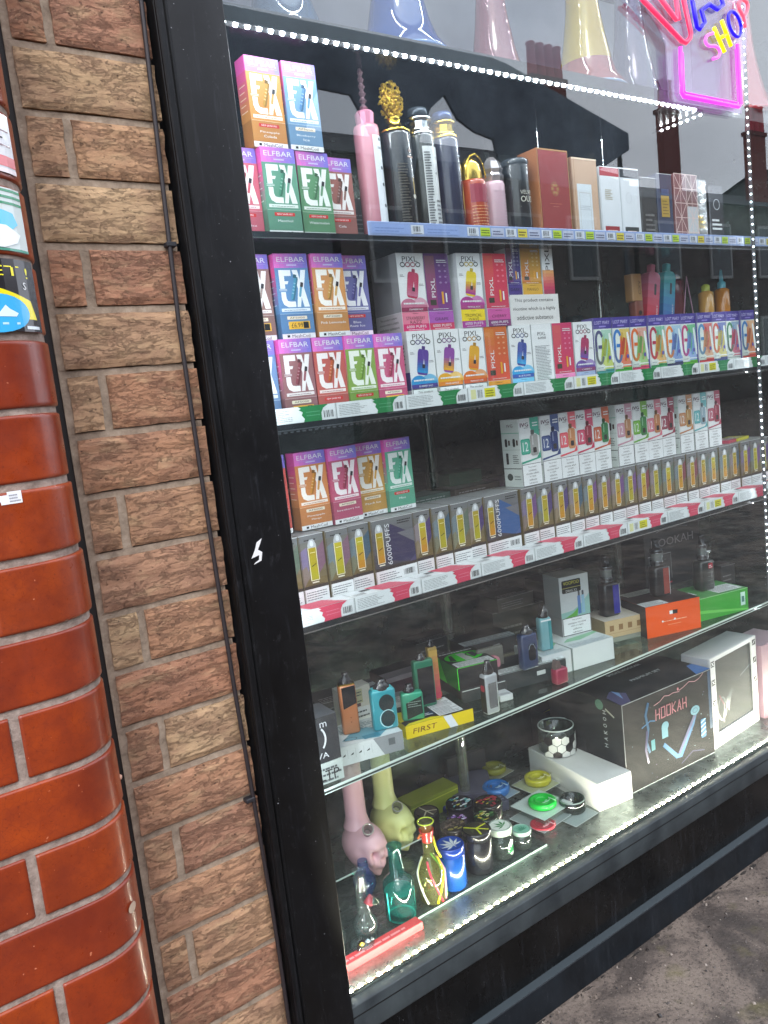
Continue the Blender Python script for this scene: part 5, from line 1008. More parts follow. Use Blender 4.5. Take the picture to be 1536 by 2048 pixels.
mod('pod_vape', 'tall dark green slab vape standing on the yellow box', (.826, .160, ZS+.0245), -14, .040, .016, .090, '#2c7a5c', [mouth(.018, .008, .088, .010, .014), ('window', lambda b, F, Lf: F.rect(.006, .006, .037, .076, C('#191c22', .1), 1))], 'vapes on the glass shelf')
mod('pod_vape', 'slim gold and red pen vape behind the dark green slab', (.868, .168, ZS+.0245), -14, .019, .014, .104, '#b09048', [mouth(.0095, .007, .102, .007, .016), ('gradient_print', lambda b, F, Lf: F.grad(.001, .004, .018, .098, '#b83a50', '#c8a050', 1, 8, True))], 'vapes on the glass shelf')
mod('pod_vape', 'silver metal pod vape with a black bent mouthpiece at the shelf edge', (.926, .082, ZS), -6, .029, .020, .076, '#a5a9ac', [mouth(.015, .01, .074, .011, .026, '#1e1e20'), ('frame', lambda b, F, Lf: (F.ring(.0145, .036, .0135, .030, .0016, C('#d0d3d5', .15, .8), 2, 4, 45, 405), F.rect(.006, .012, .024, .060, C('#bfc4c8', .15, .9), 1))), ('side_panel', lambda b, F, Lf: (Lf.rect(.002, .004, .018, .070, '#1c1d20', 1), Lf.rr(.004, .044, .016, .056, .004, '#a02c38', 2)))], 'vapes on the glass shelf')
mod('pod_vape', 'navy pod vape with an oval black window on the dark labelled box', (1.063, .122, ZS+.0365), -10, .038, .020, .072, '#2c3a5c', [mouth(.019, .01, .070, .013, .018, '#3c3a3c'), ('window', lambda b, F, Lf: (F.rr(.014, .018, .031, .052, .006, C('#10141a', .1), 1), F.ring(.0225, .035, .0085, .0165, .0008, '#9fb0c8', 2, 16, 20, 160)))], 'vapes on the glass shelf')
mod('pod_vape', 'pale cyan pen vape with a black tank on the left white box', (1.148, .152, ZS+.0465), -12, .027, .020, .070, '#7ab0b8', [('tank', lambda b, F, Lf: b.lathe([(.0105, .070), (.0105, .086), (.007, .088), (.007, .096), (.0001, .097)], C('#1e2022', .08, .3, 0, .6), 16, Matrix.Translation((.0135, .01, 0)))), ('side_panel', lambda b, F, Lf: (F.rect(.018, .002, .026, .062, C('#3f8f94', .15), 1), F.rect(.001, .063, .026, .066, WHITE, 1)))], 'vapes on the glass shelf')
mod('pod_vape', 'small crimson pod vape with a clear grey mouthpiece at the shelf edge', (1.114, .085, ZS), -4, .031, .020, .032, '#983048', [('mouthpiece', lambda b, F, Lf: b.prism([(.001, .0315), (.017, .0325), (.013, .048), (.006, .049)], .004, .016, C('#6c5c58', .1, 0, 0, .6)))], 'vapes on the glass shelf')
t = thing('pod_pack', 'dark blister pack with a pink pod at the back of the dark labelled box', 'blister pack', (1.015, .20, ZS+.0245), -12); b = MB(); b.box(0, .06, 0, .012, 0, .052, '#6c6c64', .004); b.build('card', t); b = MB(); b.prism(rrect(.008, .006, .045, .036, .012), -.008, .001, C('#d08a98', .2)); b.build('pod', t); b = MB(); b.prism(rrect(.018, .01, .036, .022, .003), -.011, -.0075, C('#2c2628', .2)); b.build('pod_window', t)
def boxmod(label, loc, rz, col, stripe, h=.085, w=.046, d=.03, r=.015, red=False, cap=True):
    def tank(b, F, Lf):
        b.lathe([(r*.95, h), (r, h+.004), (r, h+.012), (r*.86, h+.013), (r*.86, h+.030), (r, h+.031), (r, h+.037), (r*.6, h+.040), (r*.5, h+.056), (r*.62, h+.062), (.0001, h+.062)], C('#1d1f22', .08, .5, 0, .6), 20, Matrix.Translation((w*.45, d*.5, 0)))
        b.lathe([(r*.9, h+.0135), (r*.9, h+.0295)], C('#8a9494', .08, .6), 20, Matrix.Translation((w*.45, d*.5, 0)))
        for z in (.004, .012, .031, .037): b.lathe([(r*1.02, h+z-.0006), (r*1.04, h+z), (r*1.02, h+z+.0006)], C('#9a9ea2', .12, .9), 20, Matrix.Translation((w*.45, d*.5, 0)))
    parts = [('tank', tank), ('side_panel', lambda b, F, Lf: (F.rect(w*.55, h*.08, w*.94, h*.92, C(stripe, .2), 1), F.rect(w*.95, h*.05, w*.98, h*.95, '#c5c8cc', 2)) if not red else (F.rr(w*.5, h*.72, w*.82, h*.9, .002, C(stripe, .2), 1), F.lines(w*.55, h*.75, w*.78, h*.86, 2, C('#d8c8c8'), 2, 2), [F.rect(w*.45, h*(.2+.13*k), w*.8, h*(.21+.13*k), '#6c7470', 2) for k in range(4)]))]
    if red: parts.append(('nozzle', lambda b, F, Lf: b.lathe([(.003, 0), (.003, .016), (.008, .018), (.008, .022), (.0001, .023)], C('#b5b9bc', .15, .7), 12, Matrix.Translation((w*.86, d*.5, h-.002)))))
    return mod('box_mod', label, loc, rz, w, d, h, col, parts, 'box mods on boxes')
boxmod('black box mod with a deep blue side on the low beige box', (1.388, .186, ZS+.0525), -14, '#17181c', '#2c2f8c', .078, .042)
boxmod('black box mod with a rust red side standing on the orange box', (1.524, .150, ZS+.0725), -16, '#191a1c', '#8c4038', .072, .040)
boxmod('dark green grey squonk mod with a red badge standing on the green box', (1.672, .130, ZS+.0545), -8, '#2a2e2c', '#a02c38', .074, .046, .03, .012, True)

for i, (x, y, z, w_, d, h, c, lb) in enumerate([(.70, .31, ZS, .10, .07, .035, '#2c3034', 'flat dark box at the back left of the glass shelf'), (.95, .32, ZS, .13, .07, .03, '#32302c', 'low dark box at the back of the glass shelf behind the green disc box'),
        (.96, .33, ZS+.0305, .10, .06, .05, '#1f2226', 'dark box stacked on the low dark box at the back of the glass shelf'), (1.16, .31, ZS, .14, .08, .10, '#3a3833', 'brown grey box at the back between the navy device and tall white box'),
        (1.17, .30, ZS+.101, .10, .07, .03, '#4a4640', 'open topped brown box stacked at the back of the glass shelf'), (1.34, .32, ZS, .12, .07, .13, '#2c3438', 'tall slate box at the back behind the blue sided mod'), (1.86, .2, ZS, .05, .05, .07, '#25282a', 'small dark tin at the right end of the glass shelf')]):
    carton('device_box', lb, 'device box', (x, y, z), -9+3*(i % 3), w_, d, h, c, lambda F, T, Lf, Rt, w_=w_, h=h, d=d, c=c, i=i: (F.lines(w_*.1, h*.25, w_*.7, h*.75, 3, lite(c, .3), 2, i, .3), F.rect(0, h-.001, w_, h, lite(c, .4), 2), T.lines(w_*.1, d*.05, w_*.9, d*.4, 3, lite(c, .55), 2, i+3, .4)))
for i, (x, y, z, w_, d, h, c, lb) in enumerate([(.775, .225, ZS, .075, .05, .028, '#8a8f94', 'grey box with fine print behind the small mint vape'), (.86, .215, ZS, .06, .05, .020, '#b8402c', 'thin red box behind the tall green slab vape'), (.745, .255, ZS+.0, .06, .04, .060, '#27303c', 'dark blue box standing behind the teal device'),
        (.985, .112, ZS, .028, .03, .012, '#c9ccce', 'tiny white box beside the silver vape'), (1.245, .255, ZS, .09, .05, .045, '#4c5458', 'slate box behind the tall white box'), (1.55, .20, ZS, .10, .06, .045, '#5a2c30', 'maroon box between the orange box and the black lettered box')]):
    carton('device_box', lb, 'device box', (x, y, z), -14+4*(i % 3), w_, d, h, c, lambda F, T, Lf, Rt, w_=w_, h=h, d=d, c=c, i=i: (F.lines(w_*.1, h*.25, w_*.7, h*.75, 3, lite(c, .45), 2, i, .3), T.rect(w_*.05, d*.05, w_*.95, d*.5, '#d3d7d9', 1), T.lines(w_*.1, d*.1, w_*.9, d*.45, 4, C('#4a4f52'), 2, i+3, .4)))
# ================================================================ BOTTOM DECK
ZD = SZ_DECK
b = MB(); b.box(.531, 1.045, .084, .40, ZD+.0004, ZD+.004, ACRYL); b.box(.531, 1.045, .0832, .0838, ZD+.0004, ZD+.0042, C('#8fa6a0', .2)); o = b.build('acrylic_sheet'); o['label'] = 'clear acrylic sheet lying at the left of the deck under the bongs'; o['category'] = 'acrylic sheet'
ac = thing('acrylic_step', 'clear acrylic step with a bright edge in front of the skull bongs', 'display step', (.531, .235, ZD+.004)); b = MB(); b.box(0, .345, 0, .16, .030, .034, ACRYL); b.build('top_sheet', ac); b = MB(); b.box(0, .345, -.0008, -.0001, .0305, .0335, C('#cfdcd8', .2)); b.build('front_edge', ac); b = MB(); b.box(.342, .345, 0, .16, 0, .0298, ACRYL); b.build('end_panel', ac)
carton('red_strip_box', 'long flat coral red box at the front left of the deck', 'box', (.532, .058, ZD), 0, .182, .020, .014, C('#d84a4c', .35), lambda F, T, Lf, Rt: (T.lines(.02, .006, .15, .016, 1, C('#f0a0a0'), 2, 3),))
def silic(label, x, y, z, c, rz=20, sheet=True, r=.030, h=.013, matc='#c4d2ce'):
    t = thing('silicone_jar', label, 'jar', (x, y, z), rz, 'silicone jars on clear mats'); m = C(c, .35, 0, 0, .3); b = MB()
    b.lathe([(.0001, 0), (r*.92, 0), (r, h*.3), (r, h*.8), (r*.93, h), (r*.70, h*1.02), (r*.64, h*.72), (.0001, h*.70)], m, 30); b.build('jar_body', t)
    b = MB(); b.lathe([(r*.60, h*.72), (r*.57, h*.92), (r*.50, h*.95), (r*.46, h*.74)], m, 26); b.tube([(r*.5*math.cos(a*.3), r*.5*math.sin(a*.3), h*1.04) for a in range(12, 20)]+[(r*.2, -r*.9, h*1.05), (r*.75, -r*.75, h*1.06)], .0008, C(lite(c, .65), .2)); b.tube([(r*.12*math.cos(a), r*.07*math.sin(a)-r*.3, h*.9) for a in [i*.6 for i in range(11)]], .001, C(lite(c, .5))); b.build('lid_ridge', t); return t
def mat_(label, x, y, z, w, rz, c='#c4d2ce', th=.008):
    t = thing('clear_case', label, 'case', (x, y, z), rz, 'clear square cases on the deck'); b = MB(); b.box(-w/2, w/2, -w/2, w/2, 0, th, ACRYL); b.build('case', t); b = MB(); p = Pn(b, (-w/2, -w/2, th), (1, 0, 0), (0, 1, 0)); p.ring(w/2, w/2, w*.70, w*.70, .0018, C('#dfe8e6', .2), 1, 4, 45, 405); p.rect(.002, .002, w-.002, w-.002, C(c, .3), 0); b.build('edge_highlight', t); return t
mat_('lower clear square case at the front under the green silicone jar', 1.105, .158, ZD, .092, 6, '#8f9c9a'); mat_('clear square case holding the bright green silicone jar', 1.128, .175, ZD+.012, .094, 4); mat_('clear square case holding the royal blue silicone jar', 1.100, .292, ZD+.008, .082, 2, '#8fa4b4')
mat_('clear square case holding the yellow silicone jar', 1.190, .252, ZD+.008, .078, 3, '#a4ac8c'); mat_('clear square case at the back holding the olive silicone jar', 1.165, .368, ZD+.008, .074, 4, '#9c9c80')
mat_('flat clear square case under the smoky glass jar', 1.165, .122, ZD, .075, 3, '#9aa8a6', .004)
silic('bright green silicone jar on its clear case', 1.128, .172, ZD+.0205, '#0fb83a'); silic('royal blue silicone jar on its clear case', 1.105, .290, ZD+.0165, '#1a6cb8', h=.018); silic('yellow silicone jar on its clear case', 1.200, .255, ZD+.0165, '#b5b01c', h=.015)
silic('olive yellow silicone jar at the back of the deck', 1.170, .366, ZD+.0165, '#8a8a1c', h=.014, r=.028); silic('deep navy silicone jar behind the blue one', 1.015, .345, ZD, '#1c2474', h=.016, r=.036)
silic('red silicone jar in the lowest clear case', 1.088, .135, ZD+.0045, '#b03040', h=.006, r=.026)
t = thing('glass_jar', 'smoky clear round glass jar beside the green silicone jar', 'jar', (1.178, .135, ZD+.0045)); b = MB(); b.lathe([(.0001, 0), (.026, 0), (.0275, .003), (.0275, .024), (.0255, .026), (.0240, .024), (.0240, .005), (.0001, .004)], clear('smoky_glass', '#9aa8a6', 1.4, 1.6, .02, .10, '#3f4a48'), 28); b.build('jar_body', t); b = MB(); b.lathe([(.0255, .0262), (.0272, .0258), (.0275, .0245)], C('#6c7a78', .12), 28); b.build('rim', t)
def leaf(P_, u, v, s, m, l, n=7, a0=15, a1=165):
    for k in range(n):
        a = math.radians(a0+(a1-a0)*k/(n-1)); L_ = s*(.62+.38*math.sin(math.pi*(k+.5)/n)); c, q = math.cos(a), math.sin(a)
        P_.poly([(u, v), (u+c*L_*.5-q*L_*.11, v+q*L_*.5+c*L_*.11), (u+c*L_, v+q*L_), (u+c*L_*.5+q*L_*.11, v+q*L_*.5-c*L_*.11)], m, l)
def tin(label, x, y, r, h, col, art, rz=0, glass=False, z=None, lid=None):
    t = thing('lidded_jar', label, 'jar', (x, y, z or ZD+.0045), rz, 'round lidded jars on the deck'); b = MB(); m = clear('jar_glass2', '#b8ccc8', 1.3, 1.6, .02, .12, '#5a6a66') if glass else C(col, .22, .1, 0, .6)
    b.lathe([(.0001, 0), (r*.9, 0), (r*.96, .003), (r*.96, h*.74), (r*.90, h*.76), (r*.90, h*.79)], m, 32); b.build('jar_body', t)
    b = MB(); b.lathe([(r*.9, h*.78), (r, h*.79), (r*1.0, h*.97), (r*.95, h), (r*.86, h+.0002), (r*.84, h-.0012), (.0001, h-.0012)], C(lid or col, .2, .2, 0, .6), 32); b.build('lid', t)
    b = MB(); p = Pn(b, (0, 0, h-.001), (1, 0, 0), (0, 1, 0)); q = Pn(b, (0, 0, 0), (1, 0, 0), (0, 0, 1), fn=lambda u, v, l: Vector(((r*.96+.0003*l)*math.sin(u/r), -(r*.96+.0003*l)*math.cos(u/r), v))); art(p, q, r, h); b.build('printed_artwork', t); return t
def a_leaf(c, bgc=None):
    def f(p, q, r, h):
        if bgc: p.ell(0, 0, r*.82, r*.82, bgc, 1, 28)
        leaf(p, 0, -r*.35, r*1.05, c, 2, 7, -5, 185); p.rect(-.0008, -r*.62, .0008, -r*.3, c, 2)
    return f
def a_peace(c, bgc='#2c2a20'):
    def f(p, q, r, h):
        p.ell(0, 0, r*.84, r*.84, bgc, 1, 28); p.ring(0, 0, r*.94, r*.94, r*.09, c, 2, 30); w_ = r*.09
        for a in (90, -90, 215, 325): p.line([(0, 0), (r*.88*math.cos(math.radians(a)), r*.88*math.sin(math.radians(a)))], w_*1.3, c, 3)
        p.poly([(.3*r, -.2*r), (.75*r, -.1*r), (.5*r, -.5*r)], '#6c5434', 2); p.poly([(-.6*r, .1*r), (-.2*r, .4*r), (-.2*r, .1*r)], '#4a5034', 2)
    return f
def a_splat(cols, seed):
    def f(p, q, r, h):
        R = random.Random(seed)
        for k in range(26): a, d = R.uniform(0, 6.28), r*.8*math.sqrt(R.random()); p.ell(d*math.cos(a), d*math.sin(a), r*R.uniform(.08, .26), r*R.uniform(.05, .16), C(R.choice(cols), .25), 1+k % 5, 7)
    return f
def a_leafside(p, q, r, h): p.ell(0, 0, r*.86, r*.86, '#d5dcd4', 1, 28); leaf(p, .1*r, -r*.3, r*.95, C('#1c7a3c', .25), 2, 5, 20, 170); q.ell(0, h*.36, r*.5, h*.24, '#bfcbc2', 1, 18); leaf(q, 0, h*.2, h*.34, C('#1c6a3c', .3), 2, 7, 10, 170)
tin('royal blue lidded jar with a white leaf on top', .829, .112, .0265, .082, '#0f4a98', a_leaf('#cdd3d8', '#0f3f98'), 8, lid='#123a94')
tin('black lidded jar with a lime yellow peace sign on top', .899, .118, .0285, .080, '#17181c', a_peace(C('#c9d02c', .3)), 38)
tin('glass and green lidded jar with leaf print on lid and side', .958, .118, .0230, .062, '#1c3a2c', a_leafside, 20, True, lid='#a9b8ae')
tin('small clear glass jar with a mint coloured lid at the right of the jars', 1.008, .113, .0190, .036, '#8aa8a0', lambda p, q, r, h: (p.ell(0, 0, r*.85, r*.85, '#7ab8a0', 1, 20), leaf(p, 0, -r*.3, r*.9, C('#3f8a70', .3), 2)), 0, True, lid='#9ab8ae')
tin('black jar with a cream peace sign at the back left of the jars', .900, .275, .0260, .056, '#1c1a18', a_peace(C('#c9c0a8', .3), '#3c302a'), 5)
tin('black jar with white and teal splashes on the lid', .968, .250, .0290, .058, '#1a1822', a_splat(['#d8dce0', '#3f9c9c', '#2c2450', '#b8b04c', '#8fb8c0', '#3a3050'], 4))
tin('brown camouflage lidded jar between the blue jar and the splashed jar', .893, .178, .0270, .066, '#3c342e', a_splat(['#4c4038', '#5c5048', '#8a8040', '#3a302c', '#6c5c50'], 7))
tin('black jar with red and green rasta print', 1.003, .200, .0290, .064, '#201c1a', a_splat(['#8c2434', '#26422c', '#a02c3c', '#3c4a2c', '#c8b03c', '#6c1c28'], 9))
for i, (x, y, w_, d, h, c, lb) in enumerate([(1.03, .245, .06, .05, .022, '#3c3f52', 'low dusty blue box behind the rasta jar'), (1.06, .40, .10, .012, .07, '#2c3034', 'dark card leaning at the back behind the navy jar')]):
    carton('back_box', lb, 'box', (x, y, ZD+.004), -12, w_, d, h, c, lambda F, T, Lf, Rt, w_=w_, d=d, c=c: T.lines(w_*.1, d*.2, w_*.9, d*.8, 3, lite(c, .4), 1, 3, .3))
tin('green and gold patterned jar between the splashed jar and the rasta jar', .968, .170, .0240, .058, '#20301f', a_splat(['#3c6a38', '#b8a83c', '#244a2c', '#d0c890', '#5c8a4c'], 21))
tin('purple jar with star shaped splashes behind the yellow peace jar', .930, .215, .0230, .050, '#2a1f3a', a_splat(['#6c4a9c', '#b890d0', '#38306c', '#d8d0e8', '#8c3c8c'], 31))
# ---- skull bongs
def skull_bong(label, loc, rz, col, s=1.04, tube_h=.112):
    t = thing('skull_bong', label, 'bong', loc, rz, 'skull shaped bongs'); m = C(col, .42, 0, 0, .15, .03); bm = bmesh.new(); bmesh.ops.create_icosphere(bm, subdivisions=5, radius=1)
    def G(v, c, w_): return math.exp(-((v-Vector(c).normalized()).length_squared)/(w_*w_))
    for q in bm.verts:
        v = q.co.normalized(); x, y, z = v  # faces +x
        k = 1+.05*G(v, (.80, 0, .55), .45)-.06*G(v, (.93, 0, .02), .13)
        for sg in (-1, 1):
            k += .085*G(v, (.88, .36*sg, .20), .13)-.46*G(v, (.88, .37*sg, -.07), .165)+.13*G(v, (.72, .62*sg, -.26), .13)+.06*G(v, (.84, .22*sg, -.42), .10)-.17*G(v, (.50, .72*sg, -.52), .17)-.08*G(v, (.45, .85*sg, .10), .22)
        k += .07*G(v, (.97, 0, -.14), .07)-.28*G(v, (.94, 0, -.29), .085)+.10*G(v, (.84, 0, -.52), .16)+.13*G(v, (.62, 0, -.80), .17)
        if x > .3:
            k -= .055*math.exp(-((z+.585)/.028)**2)*math.exp(-(y/.42)**2)+.016*(1-abs(math.sin(y*34)))*math.exp(-((z+.585)/.10)**2)*math.exp(-(y/.40)**2)
        X_, Y_, Z_ = x*k*1.10, y*k*.80, z*k
        if z < 0: f = min(1, max(0, (x+.35)/.6)); Z_ *= 1+.30*f; Y_ *= 1-.20*(-z)*f; X_ -= .10*(1-f)*(-z)*0; X_ *= 1-.25*(-z)*(1-f)
        q.co = Vector((X_, Y_, Z_))*.0405*s; q.co.z = max(q.co.z, -.049*s)
    b = MB(); b.bm(bm, m, Matrix.Translation((0, 0, .047*s)), True); b.build('skull', t)
    b = MB(); b.lathe([(.024*s, .080*s), (.0205*s, .090*s), (.0185*s, .098*s), (.0175*s, .098*s+tube_h*.9), (.0195*s, .098*s+tube_h), (.0165*s, .098*s+tube_h), (.0150*s, .098*s+tube_h*.9), (.015*s, .1*s)], m, 28, Matrix.Translation((-.012*s, 0, 0))); b.build('tube', t)
    X = Matrix.Translation((.026*s, -.014*s, .082*s)) @ Matrix.Rotation(math.radians(38), 4, 'Y') @ Matrix.Rotation(math.radians(22), 4, 'X')
    b = MB(); b.lathe([(.006, 0), (.006, .008), (.0095, .012), (.0105, .022), (.0092, .022), (.0082, .013), (.0001, .010)], clear('bowl_glass', '#d5d8d6', 1.5, 1.7, .02, .15, '#6c6864'), 20, X); b.build('bowl', t)
    b = MB(); b.lathe([(.0100, .0212), (.0113, .0222), (.0100, .0232), (.0090, .0222), (.0100, .0212)], C('#b8b4b0', .1, .3), 20, X); b.lathe([(.0065, .0), (.0078, .003), (.0065, .007)], C('#3c3836', .2), 16, X); b.build('bowl_rim', t); return t
skull_bong('pastel pink skull shaped bong with a wide neck', (.737, .262, ZD+.0095), -78, '#e6b4c0', 1.12, .115)
skull_bong('pastel yellow skull shaped bong, taller one behind the glass bottles', (.824, .290, ZD+.0095), -76, '#dcdd98', 1.12, .120)
# ---- glass bongs at the left front
def gbong(label, x, y, prof, mat, extra=None, n=28, rz=0):
    t = thing('glass_bong', label, 'bong', (x, y, ZD+.0045), rz, 'small glass bongs at the front left'); b = MB(); b.lathe(prof, mat, n); b.build('glass_body', t)
    if extra:
        for nm, fn in extra: b = MB(); fn(b); b.build(nm, t)
    return t
TEAL = clear('teal_glass', '#7fcfc8', 1.6, 1.6, .03, .14, '#0f8a84')
gbong('teal glass bong with a square shouldered base and a long neck', .704, .106, [(.0001, 0), (.024, 0), (.0275, .004), (.0275, .060), (.026, .070), (.018, .078), (.0125, .083), (.0120, .128), (.0140, .134)], TEAL,
      [('base_rim', lambda b: (b.tube([(.0245*math.cos(a*.3), .0245*math.sin(a*.3), .004) for a in range(22)], .0018, C('#1fd0c0', .15, 0, 0, .5)), b.tube([(-.027, -.003, .006+.004*k) for k in range(14)], .0012, C('#35e0d0', .15)), b.tube([(.0265, -.008, .006+.004*k) for k in range(12)], .0010, C('#8af0e6', .15)))), ('water_line', lambda b: b.lathe([(.0001, .050), (.026, .052)], C('#0fa8a0', .15, 0, 0, .5), 24))], 24)
MULTI = clear('pale_yellow_glass', '#eef0c0', 1.6, 1.6, .03, .10, '#b8b870')
gbong('clear and yellow swirled glass bong with a red collar', .776, .106, [(.0001, 0), (.021, 0), (.0245, .004), (.0245, .050), (.021, .066), (.013, .080), (.0098, .088), (.0098, .135), (.0140, .146), (.0142, .149)], MULTI,
      [('swirl', lambda b: [b.tube([((.0243 if z < .055 else .0243-.013*(z-.055)/.03)*math.cos(a0+z*k_), (.0243 if z < .055 else .0243-.013*(z-.055)/.03)*math.sin(a0+z*k_), z) for z in [i*.005 for i in range(1, 17)]], .0022, C(c, .2)) for a0, k_, c in ((-2.0, 18, '#c8c01c'), (-1.4, -14, '#b83a48'), (-.9, 20, '#4c9c3c'), (-2.5, -20, '#d8dcd8'), (-1.1, 9, '#d08a9c'))]), ('collar', lambda b: (b.lathe([(.0100, .112), (.0112, .122), (.0135, .134)], C('#b83c30', .15, 0, 0, .5), 20), b.tube([(-.0102, 0, .128), (-.018, -.004, .131), (-.024, -.006, .128)], .0022, C('#c8682c', .2)))), ('rim', lambda b: b.tube([(.0142*math.cos(a*.3), .0142*math.sin(a*.3), .149) for a in range(22)], .0011, C('#b8c83c', .2))), ('handle', lambda b: b.tube([(.010, -.004, .118), (.0115, -.006, .1), (.013, -.008, .09), (.018, -.010, .078)], .0022, C('#c8c41c', .2)))])
CLRG = clear('clear_bong_glass', '#dfe6e4', 1.8, 1.7, .03, .08, '#9cacaa')
gbong('clear glass bong nearest the frame with a dark round mouth', .565, .12, [(.0001, 0), (.028, 0), (.030, .02), (.024, .04), (.013, .055), (.012, .15), (.016, .16)], CLRG, [('mouth', lambda b: b.lathe([(.0001, 0), (.010, .001), (.011, .003)], C('#241f20', .15), 18, Matrix.Translation((.035, -.045, .012)) @ Matrix.Rotation(math.radians(70), 4, 'X')))])
gbong('clear glass pipe with a red and green bead between clear and blue glass', .628, .105, [(.0001, 0), (.020, 0), (.021, .03), (.011, .045), (.009, .11), (.013, .12)], CLRG, [('bead', lambda b: (b.lathe([(.0001, -.012), (.012, 0), (.0001, .012)], C('#8c3a44', .15, 0, 0, .5), 14, Matrix.Translation((.004, -.02, .075))), b.lathe([(.0001, -.008), (.009, 0), (.0001, .008)], C('#22382c', .15, 0, 0, .5), 14, Matrix.Translation((.008, -.027, .075)))))])
gbong('milky blue glass bong behind the clear pipe', .672, .165, [(.0001, 0), (.006, .01), (.012, .03), (.021, .05), (.020, .062), (.010, .080), (.009, .095)], clear('blue_glass', '#a8b8dc', 1.5, 1.6, .03, .16, '#4a64a4'))
gbong('pale clear bong with a blue grey base at the back beside the frame', .60, .25, [(.0001, 0), (.024, 0), (.026, .03), (.02, .05), (.012, .06), (.012, .11), (.018, .12)], CLRG)
gbong('low clear glass dish pipe at the front left', .607, .085, [(.0001, 0), (.018, 0), (.022, .008), (.016, .014), (.010, .016)], CLRG, [('beads', lambda b: [b.lathe([(.0001, -.004), (.005, 0), (.0001, .004)], C(c, .2), 10, Matrix.Translation((x, -.012, .018))) for x, c in ((-.008, '#a8983c'), (.004, '#6c7c8c'), (.012, '#3c4448'))])])
# ---- right half of the deck
t = thing('football_ashtray', 'clear glass ashtray printed with black and white football panels', 'ashtray', (1.277, .262, ZD+.0635), 10); b = MB(); b.lathe([(.0001, 0), (.036, 0), (.042, .008), (.043, .05), (.042, .060), (.038, .062), (.034, .056), (.033, .030), (.0001, .026)], clear('thick_glass', '#cfd8d6', 1.6, 1.6, .02, .16, '#7a8684'), 36); b.build('glass_body', t)
b = MB(); q = Pn(b, (0, 0, 0), (1, 0, 0), (0, 0, 1), fn=lambda u, v, l: Vector(((.0432+.0003*l)*math.sin(u/.043), -(.0432+.0003*l)*math.cos(u/.043), v)))
for r_ in range(3):
    for k in range(7):
        u, v = -.062+k*.0200+(r_ % 2)*.0100, .004+r_*.0172; q.poly([(u+.0108*math.cos(math.radians(60*a+30)), max(.001, v+.0108*math.sin(math.radians(60*a+30)))) for a in range(6)], C('#1a1a1c', .3) if (k+r_*2) % 3 == 1 else C('#d8dad6', .3), 1)
b.build('football_print', t); b = MB(); b.tube([(.040*math.cos(a*.21), .040*math.sin(a*.21), .061) for a in range(31)], .0016, C('#dfe6e4', .1)); b.tube([(.022*math.cos(a*.35), .022*math.sin(a*.35), .034) for a in range(19)], .0012, C('#c9d2d0', .1)); b.box(-.002, .002, .034, .042, .045, .061, C('#cfd6d4', .1)); b.build('rim', t)
carton('white_box', 'plain white cardboard box under the football ashtray', 'box', (1.212, .092, ZD), -8, .094, .235, .062, C('#d9dad8', .6), lambda F, T, Lf, Rt: (Lf.lines(.03, .01, .2, .03, 1, C('#c4c5c3'), 1, 2, .1),), bev=.0012)
def hook(F, u, v, a, h, t, m, l=4):
    L_ = {'H': [[(0, 0), (.06, 1)], [(.62, 0), (.68, 1)], [(.03, .5), (.65, .5)]], 'O': [[(0, 0), (.06, 1), (.70, 1), (.64, 0), (0, 0)]], 'K': [[(0, 0), (.06, 1)], [(.66, 1), (.05, .48), (.62, 0)]], 'A': [[(0, 0), (.42, 1), (.62, 0)], [(.14, .36), (.56, .36)]]}
    for i, c in enumerate('HOOKAH'):
        for s_ in L_[c]: F.line([(u+a*(i*.98+x), v+h*z) for x, z in s_], t, m, l)
